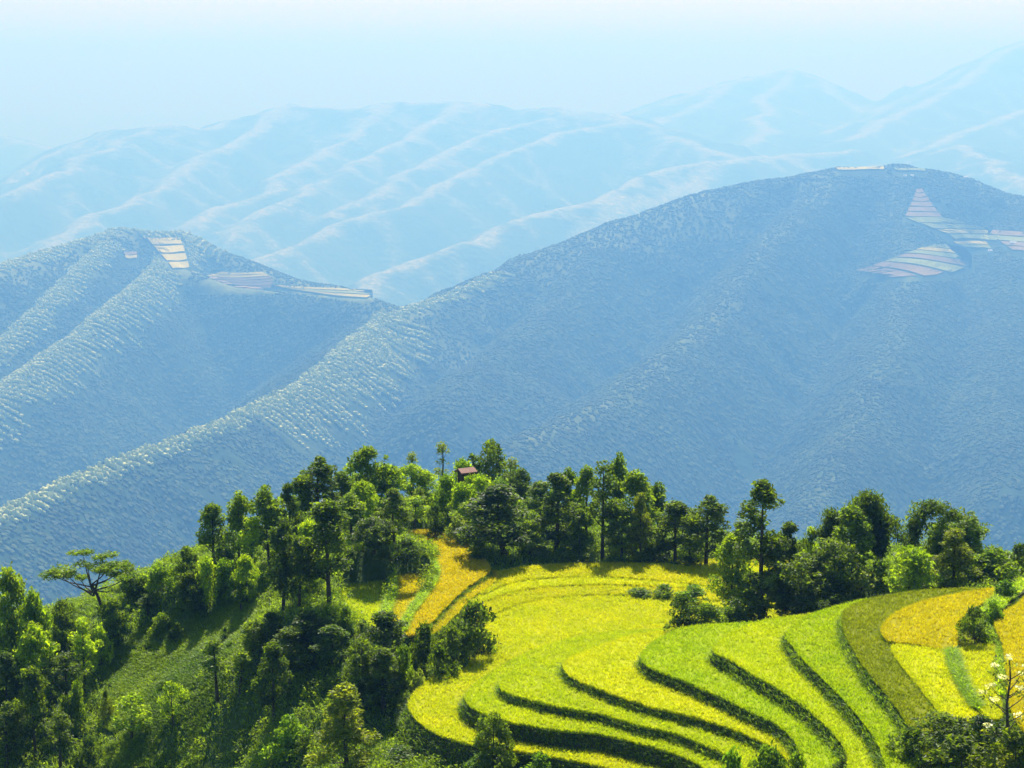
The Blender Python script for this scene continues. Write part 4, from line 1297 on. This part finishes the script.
PLANTED = []
for spec in [
    # ---- left edge and the foot of the grassy slope
    (8, 568, 264, 44, 'round_m', 'tall pale green tree on the left frame edge, topmost there'),
    (33, 590, 262, 34, 'round_l', 'light green rounded tree just right of the topmost left-edge tree'),
    (94, 550, 628, 88, 'umbrella', 'flat-topped umbrella-shaped tree with spreading tiers above the grassy slope', 0.0),
    (127, 560, 597, 20, 'slim_m', 'slim small-crowned tree standing right beside the umbrella tree'),
    (62, 598, 268, 32, 'round_a', 'dark rounded tree under the left arm of the umbrella tree'),
    (112, 598, 270, 34, 'round_m', 'mid green tree tucked under the umbrella tree, right of its trunk'),
    (82, 614, 262, 26, 'slim_l', 'light thin tree in front of the umbrella tree trunk'),
    (34, 624, 258, 44, 'round_l', 'yellow-green leafy tree near left edge, brightest there'),
    (64, 648, 716, 30, 'slim_a', 'dark slender tree between the yellow-green tree and the grass slope'),
    (49, 650, 706, 20, 'slim_a', 'thin dark tree immediately left of the dark slender one'),
    (6, 652, 254, 34, 'oval_a', 'dark tree leaning on the left frame edge at mid height'),
    (32, 664, 762, 32, 'oval_b', 'dark tree with tall bare trunk near the lower left corner'),
    (58, 708, 772, 26, 'slim_a', 'short dark tree right of the bare-trunked corner tree'),
    (4, 700, 246, 34, 'oval_c', 'dark leafy tree filling the lower left corner'),
    (88, 735, 243, 26, 'bush_a', 'low dark bush at the bottom edge right of the corner trees'),
    (117, 608, 646, 16, 'slim_a', 'little dark tree at the top edge of the grassy slope'),
    (147, 592, 618, 16, 'slim_a', 'little dark round-headed tree on the bright grass rim'),
    (130, 692, 248, 38, 'thin_l', 'dim sparse tree standing low on the grassy slope'),
    (106, 688, 718, 12, 'bush_o', 'narrow dark shrub with a bright top on the grass slope'),
    (20, 612, 266, 28, 'round_m', 'mid green tree behind the yellow-green tree at left'),
    (75, 676, 252, 22, 'bush_m', 'green bush at the foot of the dark slender tree'),
    (100, 625, 266, 20, 'bush_k', 'small bright bush below the umbrella tree trunk'),
    # ---- the crest running up to the right from the slope
    (222, 545, 279, 30, 'bush_m', 'green bush between the feet of the two leftmost tall crest trees'),
    (163, 562, 278, 36, 'bush_l', 'bright bushy clump on the crest right of the umbrella tree'),
    (186, 546, 276, 26, 'round_m', 'small round green tree on the crest below the slim pale trunked tree'),
    (212, 502, 562, 32, 'ovalm_a', 'slender tree alone against the blue valley, leftmost tall one on the crest'),
    (237, 489, 280, 28, 'ovalm_b', 'narrow tree with lit top second from the left on the crest'),
    (249, 515, 276, 26, 'slim_l', 'yellowish narrow tree in front of the two crest trees'),
    (268, 484, 279, 36, 'ovalm_b', 'dense tree third from the left on the crest'),
    (286, 482, 283, 24, 'oval_a', 'dark tree touching the right side of the dense crest tree'),
    (188, 570, 607, 26, 'round_a', 'dark round tree below the crest above the bright grass patch'),
    (206, 556, 272, 26, 'bush_k', 'bright leafy bush left of the slender crest tree foot'),
    (228, 556, 272, 30, 'bush_l', 'bright leafy bush right of the slender crest tree foot'),
    (245, 555, 268, 24, 'round_l', 'light green small tree below the yellowish narrow tree'),
    (240, 584, 612, 14, 'slim_a', 'tiny dark upright tree on the upper grass slope'),
    (200, 588, 614, 22, 'bush_b', 'dark bush on the upper rim of the grass slope'),
    (177, 622, 640, 14, 'bush_a', 'small dark bush at the right end of the bright grass patch'),
    (161, 610, 634, 22, 'bush_m', 'tuft-like green bush in the middle of the bright grass patch'),
    (225, 627, 640, 12, 'bush_b', 'tiny dark round bush alone on open grass'),
    (130, 570, 280, 26, 'round_m', 'green tree on the crest just right of the slim umbrella neighbour'),
    (145, 574, 280, 24, 'bush_m', 'mid green bush on the crest between two little trees'),
    # ---- big dark group left of the little paddies
    (281, 514, 612, 40, 'oval_c', 'tall dark tree at the left of the big group beside the paddies'),
    (298, 536, 610, 28, 'oval_a', 'dark tree with bare thin trunk second in the big group'),
    (328, 497, 606, 50, 'oval_b', 'broadest tall dark tree of the big group, left of small paddies'),
    (308, 520, 262, 30, 'round_l', 'lighter tree squeezed behind the big dark group'),
    (316, 454, 292, 40, 'oval_c', 'round-topped tall tree rising highest left of the hut hill'),
    (302, 474, 292, 24, 'ovalm_b', 'greener tree at the left shoulder of the round-topped tall tree'),
    (341, 470, 296, 30, 'ovalm_a', 'mid green tree just right of the round-topped tall tree'),
    (367, 446, 304, 44, 'round_m', 'rounded tree with pale lit rim on the skyline left of the hut'),
    (352, 492, 278, 34, 'ovalm_b', 'green tree behind and right of the broad dark tree'),
    (394, 488, 275, 30, 'oval_a', 'dark upright tree over the left end of the orange paddy'),
    (374, 516, 270, 44, 'round_a', 'dark mass of a tree above the two smallest paddies'),
    (406, 538, 268, 30, 'bush_a', 'dark round bush against the orange paddy left rim'),
    (391, 552, 268, 26, 'bush_b', 'dark bush beneath the dark upright tree by the orange paddy'),
    (362, 480, 288, 34, 'round_l', 'light leafy tree below the rounded skyline tree'),
    (388, 464, 306, 40, 'round_l', 'light green tree on the skyline midway to the hut'),
    (412, 462, 312, 34, 'thin_l', 'thin-leaved bright tree on the skyline left of the pale slim tree'),
    (413, 448, 318, 16, 'slim_p', 'sparse wispy sapling poking above the skyline left of the hut'),
    (352, 462, 308, 24, 'slim_l', 'small light tree behind the rounded skyline tree left side'),
    # ---- around the hut
    (439, 437, 320, 17, 'slim_p', 'pale slim tree standing tallest beside the hut'),
    (490, 439, 330, 48, 'round_a', 'large round dark tree crowning the knoll right of the hut'),
    (514, 452, 326, 20, 'slim_p', 'pale greyish tree on the right flank of the large round knoll tree'),
    (521, 467, 314, 26, 'round_a', 'dark small round tree right below the large knoll tree'),
    (424, 470, 312, 30, 'round_l', 'bright bushy tree left of the hut beneath the pale slim tree'),
    (446, 474, 306, 28, 'bush_k', 'bright bush directly left of the hut'),
    (481, 472, 306, 28, 'bush_l', 'bright bush directly right of the hut'),
    (434, 503, 298, 22, 'bush_a', 'dark round bush above the top end of the orange paddy'),
    (414, 495, 300, 30, 'thin_l', 'olive leafy tree above the left corner of the orange paddy'),
    (466, 480, 303, 34, 'bush_l', 'bright bush on the slope under the hut'),
    (470, 473, 309, 20, 'bush_l', 'small bright bush leaning over the front of the hut'),
    (420, 486, 306, 24, 'bush_g', 'dull grey-brown bush on the slope left below the hut'),
    (472, 500, 300, 38, 'round_l', 'light green tree halfway between the hut and the big dark tree'),
    (457, 514, 294, 28, 'bush_g', 'greyish bush at the right rim of the orange paddy top'),
    (474, 520, 292, 28, 'bush_m', 'green bush on the rim between the orange paddy and big tree'),
    (500, 478, 308, 34, 'bush_k', 'bright bush behind the top of the big dark tree'),
    (541, 480, 304, 34, 'ovalm_a', 'lit green tree between the knoll and the main tree row'),
    (505, 484, 286, 62, 'oval_a', 'big broad dark tree whose shadow falls on the ochre strip'),
    (463, 459, 322, 32, 'bush_k', 'bright bush on the skyline right behind the hut'),
    (478, 540, 284, 26, 'bush_n', 'green bush against the left side of the big broad tree'),
    (530, 520, 288, 34, 'round_m', 'mid green tree joined to the right side of the big broad tree'),
    # ---- the row behind the lime field
    (556, 472, 290, 38, 'column_a', 'dark column-like tree at the left end of the row behind the lime field'),
    (566, 466, 300, 28, 'ovalm_b', 'tree with bright rim behind the dark column-like tree'),
    (587, 464, 296, 26, 'ovalm_a', 'mid green tree left of the tallest tree in the row'),
    (603, 455, 289, 30, 'slim_a', 'tallest dark tree in the row with a long bare trunk'),
    (620, 451, 298, 24, 'ovalm_b', 'tree peeking over the right shoulder of the tallest row tree'),
    (636, 469, 292, 38, 'ovalm_a', 'lit-topped tree in the middle of the row'),
    (641, 492, 286, 30, 'cone_o', 'dark olive cone-shaped tree in the middle of the row'),
    (658, 481, 296, 28, 'ovalm_b', 'pale-topped tree right of the cone-shaped row tree'),
    (676, 499, 287, 38, 'oval_b', 'dark oval tree in the right half of the row'),
    (707, 493, 284, 44, 'oval_c', 'broad dark tree at the right end of the row'),
    (690, 518, 290, 26, 'ovalm_a', 'small green tree in the gap before the broad end tree'),
    (622, 505, 288, 34, 'ovalm_a', 'green tree filling the row right of the bare trunk'),
    (580, 508, 290, 34, 'round_m', 'leafy tree low in the row left of the bare trunk'),
    (538, 545, 288, 26, 'bush_g', 'pale bush at the foot of the row near the big broad tree'),
    (564, 546, 287, 26, 'bush_m', 'green bush at the foot of the column-like tree'),
    (588, 552, 285, 28, 'bush_g', 'pale silvery bush at the foot of the tallest row tree'),
    (655, 545, 286, 40, 'bush_a', 'dark bush at the foot of the cone-shaped row tree'),
    (690, 556, 283, 34, 'bush_b', 'dark bush at the foot of the broad end tree'),
    (615, 556, 285, 32, 'bush_n', 'green bush at the row foot right of the bare trunk'),
    # ---- bushes out on the lime field
    (638, 586, 601, 34, 'bush_m', 'low dark-fronted bush lying out on the lime field'),
    (664, 584, 598, 28, 'bush_n', 'low green bush right of the dark-fronted field bush'),
    (692, 584, 598, 28, 'bush_v', 'bright green low bush at the right end of the lime field'),
    (680, 594, 626, 34, 'bush_a', 'dark ragged bush at the left tip of the thicket'),
    (706, 600, 626, 34, 'bush_m', 'green bush just inside the left tip of the thicket'),
    # ---- the thicket in the middle right
    (764, 479, 614, 44, 'column_a', 'tallest column tree rising from the thicket right of centre'),
    (733, 534, 606, 44, 'round_m', 'mid green tree left of the tall column tree'),
    (739, 512, 262, 26, 'slim_p', 'pale tree behind the left side of the tall column tree'),
    (788, 520, 250, 34, 'oval_a', 'dark tree leaning on the right side of the tall column tree'),
    (802, 552, 243, 62, 'round_a', 'broad dark rounded tree in the thicket right of the column tree'),
    (836, 540, 244, 50, 'round_a', 'dark rounded tree at the right end of the thicket'),
    (828, 509, 256, 30, 'arch_a', 'drooping dark bamboo clump behind the thicket', 0.5),
    (852, 504, 250, 46, 'ovalm_a', 'yellow-green leafy tree right of the drooping bamboo clump'),
    (810, 524, 256, 14, 'slim_l', 'small bright column-shaped tree peeping behind the thicket'),
    (752, 590, 243, 50, 'bush_b', 'dark bush at the foot of the tall column tree'),
    (730, 604, 241, 34, 'bush_m', 'green bush at the front left foot of the thicket'),
    (748, 574, 252, 44, 'bush_n', 'green bush behind the left foot of the tall column tree'),
    (778, 572, 252, 44, 'bush_b', 'dark bush behind the right foot of the tall column tree'),
    (785, 594, 241, 40, 'bush_a', 'dark bush at the front middle of the thicket'),
    (824, 582, 241, 44, 'bush_a', 'dark bush at the front right foot of the thicket'),
    (862, 566, 244, 34, 'bush_g', 'pale bush above the top of the bright green terrace'),
    (880, 560, 245, 30, 'bush_n', 'green bush left of the dense clipped-looking round bush'),
    # ---- right hand row
    (884, 491, 252, 42, 'arch_a', 'tall dark weeping tree above the golden paddy, leftmost of the arching ones', 2.4),
    (912, 499, 253, 46, 'arch_b', 'tall bamboo bent over to the right like a hook', 0.1),
    (938, 511, 253, 42, 'arch_c', 'second hooked bamboo right of the tall hooked one', 0.2),
    (970, 509, 250, 34, 'column_b', 'upright green tree right of the hooked bamboos'),
    (912, 543, 243, 54, 'bush_l', 'dense round bright bush right above the golden paddy'),
    (956, 528, 243, 48, 'cone_o', 'olive cone-shaped tree beside the dense round bright bush'),
    (998, 546, 246, 46, 'bush_m', 'large green bush right of the upright tree'),
    (1022, 543, 249, 34, 'bush_a', 'dark bush cut by the right frame edge above the corner paddy'),
    (976, 606, 643, 32, 'bush_a', 'dark rounded bush standing between two golden paddies'),
    (992, 600, 627, 22, 'bush_v', 'bright bush on the dyke right of the dark rounded bush'),
    (1008, 580, 605, 28, 'bush_v', 'bright green bush near the top of the right dyke'),
    (940, 566, 247, 34, 'bush_n', 'green bush low between the round bright bush and the olive cone'),
    # ---- the dark wood below the left paddies
    (271, 612, 248, 28, 'oval_a', 'dark tree at the top left of the lower wood'),
    (289, 626, 241, 38, 'oval_b', 'dark tree in the left part of the lower wood'),
    (311, 608, 244, 40, 'oval_c', 'tall dark tree in the middle of the lower wood'),
    (332, 624, 240, 36, 'ovalm_a', 'greener lit tree in the lower wood under the small paddies'),
    (386, 609, 237, 42, 'oval_b', 'dark tree with lit top just below the orange-yellow paddy'),
    (362, 638, 232, 48, 'round_a', 'broad dark tree at the right of the lower wood'),
    (384, 648, 229, 40, 'oval_a', 'dark tree directly below the lit-topped one'),
    (404, 645, 230, 28, 'bush_n', 'green bush between the lower wood and the lowest terrace nose'),
    (346, 683, 217, 66, 'cone_o', 'olive sunlit conical tree rising from the bottom edge'),
    (272, 640, 726, 30, 'oval_b', 'dark tree with thin bare trunk at the left foot of the lower wood'),
    (252, 620, 655, 32, 'round_m', 'leafy green tree beside the open grass left of the lower wood'),
    (216, 638, 702, 30, 'slim_m', 'small tree with visible trunk alone on the lower grass'),
    (172, 680, 727, 26, 'thin_l', 'thin dim tree on the lower grass left of the lone trunk'),
    (238, 650, 246, 26, 'slim_m', 'mid green narrow tree between the lone tree and lower wood'),
    (304, 734, 224, 26, 'bush_a', 'dark bush left of the olive conical tree'),
    (287, 716, 227, 40, 'bush_v', 'bright broad-leaved bush below the lower wood'),
    (404, 744, 213, 46, 'bush_m', 'green bush at the bottom edge right of the olive conical tree'),
    (266, 752, 226, 14, 'bush_k', 'tiny yellowish bush at the bottom left of the conical tree'),
    (425, 622, 238, 34, 'bush_a', 'dark bush under the pointed foot of the orange paddy'),
    (452, 624, 236, 36, 'round_a', 'dark brownish tree left of the dark bush by the lime field'),
    (478, 602, 240, 56, 'bush_a', 'big dark bush with leafy top where orange and lime fields meet'),
    (438, 645, 232, 36, 'bush_b', 'dark bush above the rounded nose of the lowest terrace'),
    (418, 668, 229, 26, 'bush_g', 'pale bush on the rim left of the lowest terrace'),
    (408, 690, 226, 26, 'bush_g', 'grey-green bush at the left tip of the lowest terrace'),
    (345, 606, 246, 24, 'bush_n', 'small green bush at the left corner of the lime end paddy'),
    (362, 618, 243, 24, 'bush_g', 'dull bush in front of the lime end paddy'),
    # ---- along the bottom edge
    (493, 711, 204, 40, 'round_a', 'dark leafy small tree overlapping the lowest terrace lip'),
    (484, 752, 206, 36, 'bush_v', 'bright fern-like bush below the small tree on the terrace lip'),
    (538, 752, 203, 36, 'bush_v', 'vivid green bush at the bottom edge under the lowest terrace'),
    (450, 748, 211, 34, 'bush_n', 'green bush at the bottom edge left of the small lip tree'),
    (768, 738, 186, 50, 'bush_m', 'green bush overlapping the terraces at the bottom edge'),
    (735, 750, 187, 36, 'bush_v', 'bright bush left of the bottom edge terrace bush'),
    (797, 752, 186, 34, 'bush_n', 'small green bush right of the bottom edge terrace bush'),
    (846, 758, 184, 26, 'bush_a', 'small dark bush at the bottom edge under the bright green terrace'),
    (945, 712, 181, 56, 'round_a', 'dark open tree in the lower right corner wood, tallest there'),
    (912, 728, 180, 50, 'bush_a', 'dark bush left of the dark open corner tree'),
    (982, 716, 182, 56, 'bush_b', 'dark bush between the corner tree and the white-flowered tree'),
    (962, 734, 177, 74, 'bush_o', 'olive bush in front of the corner wood'),
    (1016, 728, 178, 60, 'bush_o', 'olive bush at the foot of the white-flowered tree'),
    (1010, 652, 180, 50, 'flower', 'slender tree with white blossom clusters at the right frame edge', 0.0),
]:
    plant(*spec)

# ------------------------------------------------------------------ grass and undergrowth over the near hill
def free_ground(n, x0, x1, y0, y1):
    Q = np.c_[R.uniform(x0, x1, n), R.uniform(y0, y1, n)]
    for k in ORDER:
        Q = Q[~in_poly(Q[:, 0], Q[:, 1], POLYS[k])]
    P = np.c_[Q, ground(Q[:, 0], Q[:, 1])]
    return P[frame_mask(P, 190)]


OPEN_PX = [(100, 655), (190, 596), (262, 585), (256, 640), (215, 700), (190, 768), (100, 768), (110, 720)]      # the open grass on the left slope
M_DYKE = leaf_mat('dyke_grass', (0.26, 0.38, 0.005), (0.40, 0.50, 0.008), 0.6, 0.2, 0.3)
M_GRASS = leaf_mat('grass_blades', (0.105, 0.195, 0.010), (0.27, 0.36, 0.020), 0.45, 0.25, 0.10)
GP = free_ground(150000, -112, 118, 170, 330)
GP = GP[(GP[:, 1] < 300) | (np.abs(GP[:, 0]) < 60)]
hgt = 0.75 * (0.7 + 0.6 * vnoise(GP[:, 0] / 6, GP[:, 1] / 6))
gx, gy = to_px(GP)
hgt = np.where(in_poly(gx, gy, OPEN_PX), hgt * 0.62, hgt)
turf = free_ground(260000, -80, -20, 230, 285)
gx, gy = to_px(turf)
turf = turf[in_poly(gx, gy, OPEN_PX) & (fbm(turf[:, 0] / 3, turf[:, 1] / 3, 3) > -0.45)][:30000]
GP = np.concatenate([GP, turf]); hgt = np.concatenate([hgt, 0.42 * (0.6 + 0.8 * vnoise(turf[:, 0] / 4, turf[:, 1] / 4))])
gv, g4, g3 = blades(GP, np.repeat(hgt, 4), 0.10, 0.7, 4, R, 0.5)
tag(mesh_obj('grass', gv, [g4, g3], M_GRASS), 'rough green grass covering the near hill slopes', 'grass', kind='stuff')


def leafy(name, n, dens_fn, size, per, leaf, label, lo, hi):
    P = free_ground(int(n * 1.15), -112, 118, 170, 330)
    P = P[dens_fn(P)]
    r = R.uniform(lo, hi, len(P))
    C = clump_points(P + np.c_[np.zeros(len(P)), np.zeros(len(P)), r * 0.55], r, per, R, 0.8)
    lv, lf = leaves(C, size, R, 0.5)
    tag(mesh_obj(name, lv, lf, LEAF[leaf]), label, 'undergrowth', kind='stuff')
    print(name, len(lf))


def open_slope(P):
    """the open grass on the left slope, kept low"""
    px, py = to_px(P)
    return in_poly(px, py, OPEN_PX)


leafy('undergrowth', 9000, lambda P: ~open_slope(P) & (fbm(P[:, 0] / 7, P[:, 1] / 7, 3) > -0.1), 0.36, 70, 'mid', 'tangled green undergrowth between the trees', 0.5, 1.6)
leafy('weeds', 7000, lambda P: ~open_slope(P) & (fbm(P[:, 0] / 6 + 9, P[:, 1] / 6, 3) > -0.05), 0.34, 70, 'light', 'bright leafy weeds scattered over the near hill', 0.4, 1.3)
leafy('brushwood', 900, lambda P: ~open_slope(P) & (fbm(P[:, 0] / 5 + 30, P[:, 1] / 5, 3) > 0.05), 0.26, 80, 'grey', 'pale greyish brush along the field rims', 0.4, 0.8)

# ------------------------------------------------------------------ grassy dykes between the right hand paddies
for lab, z, outline in [
        ('curved light green dyke along the left side of the long orange paddy', LV['N1'], [(431, 556), (437, 566), (438, 576), (429, 592), (414, 612), (405, 630), (401, 628), (408, 612), (423, 590), (431, 575), (429, 564)]),
        ('short green dyke between the two smallest left paddies', LV['N2'], [(391, 579), (396, 577), (392, 598), (386, 622), (382, 622), (387, 600)]),
        ('bright green grass dyke between the wedge paddy and narrow yellow paddy', LV['J'], [(950, 651), (954, 651), (960, 669), (969, 690), (979, 706), (975, 707), (966, 694), (957, 678), (951, 662)]),
        ('weedy green dyke climbing to the upper right frame edge', LV['I'], [(1008, 585), (1024, 578), (1030, 586), (1012, 598), (999, 612), (994, 626), (1001, 640), (1004, 660), (1005, 690), (998, 690), (995, 660), (997, 645), (985, 640), (972, 625), (985, 604)])]:
    poly = densify(pix_poly(outline, z), 0.5); c = poly.mean(0)
    root = empty('dyke', (c[0], c[1], z - 0.8)); off = np.array([c[0], c[1], z - 0.8])
    tag(root, lab, 'dyke', 'grass dykes between paddies')
    bV, bF, _n = ribbon(poly, z - 0.25, z - 1.6, 0.25)
    n = len(poly)
    mesh_obj('bank', np.concatenate([bV, np.c_[poly, np.full(n, z - 0.25)]]) - off, [bF, (np.arange(n) + len(bV))[None]], M_BANK, root)
    x0, y0 = poly.min(0); x1, y1 = poly.max(0)
    Q = np.c_[R.uniform(x0, x1, 4000), R.uniform(y0, y1, 4000)]; Q = Q[in_poly(Q[:, 0], Q[:, 1], poly)][:1500]
    gv, g4, g3 = blades(np.c_[Q, np.full(len(Q), z - 0.3)], 0.7, 0.12, 0.8, 6, R, 0.6)
    mesh_obj('grass', gv - off, [g4, g3], M_DYKE, root)

# ------------------------------------------------------------------ the hut on the knoll
p = at(466, 482, 312)
gz = float(ground(p[0], p[1]))
top = at(466, 469.5, 312)[2]
hut = empty('hut', (p[0], p[1], gz))
hut.rotation_euler.z = 0.5
tag(hut, 'small dark hut with red-brown roof among bright bushes on the knoll', 'hut')
M_RUST = plain_mat('rusty_roof', (0.15, 0.065, 0.045), (0.26, 0.12, 0.08), 1.2, 0.7)
Hh = top - gz
gable_house(hut, 2.2, 1.8, Hh - 0.4, 0.4, 0.4, M_DARKWOOD, M_RUST, M_DARKWOOD, 1)

# ------------------------------------------------------------------ the air: one even volume round everything
hm = bpy.data.materials.new('haze')
hm.use_nodes = True
hn = hm.node_tree
hn.nodes.remove(hn.nodes['Principled BSDF'])
pv = hn.nodes.new('ShaderNodeVolumePrincipled')
pv.inputs['Color'].default_value = (*HAZE_COLOR, 1)
pv.inputs['Absorption Color'].default_value = tuple((1 - a) ** 2 for a in HAZE_ABSORB) + (1,)
pv.inputs['Density'].default_value = HAZE_DENSITY
pv.inputs['Anisotropy'].default_value = HAZE_G
hn.links.new(pv.outputs[0], hn.nodes['Material Output'].inputs['Volume'])
hx, hy0, hy1, hz0, hz1 = 60100 * KS, -2600, 60100 * KS, GZ - 1, 500 * KS
hv = [(x, y, z) for z in (hz0, hz1) for y in (hy0, hy1) for x in (-hx, hx)]
hf = np.array([[0, 2, 3, 1], [4, 5, 7, 6], [0, 1, 5, 4], [2, 6, 7, 3], [0, 4, 6, 2], [1, 3, 7, 5]])
tag(mesh_obj('haze', hv, hf, hm), label='pale blue haze filling the valley air', kind='stuff')
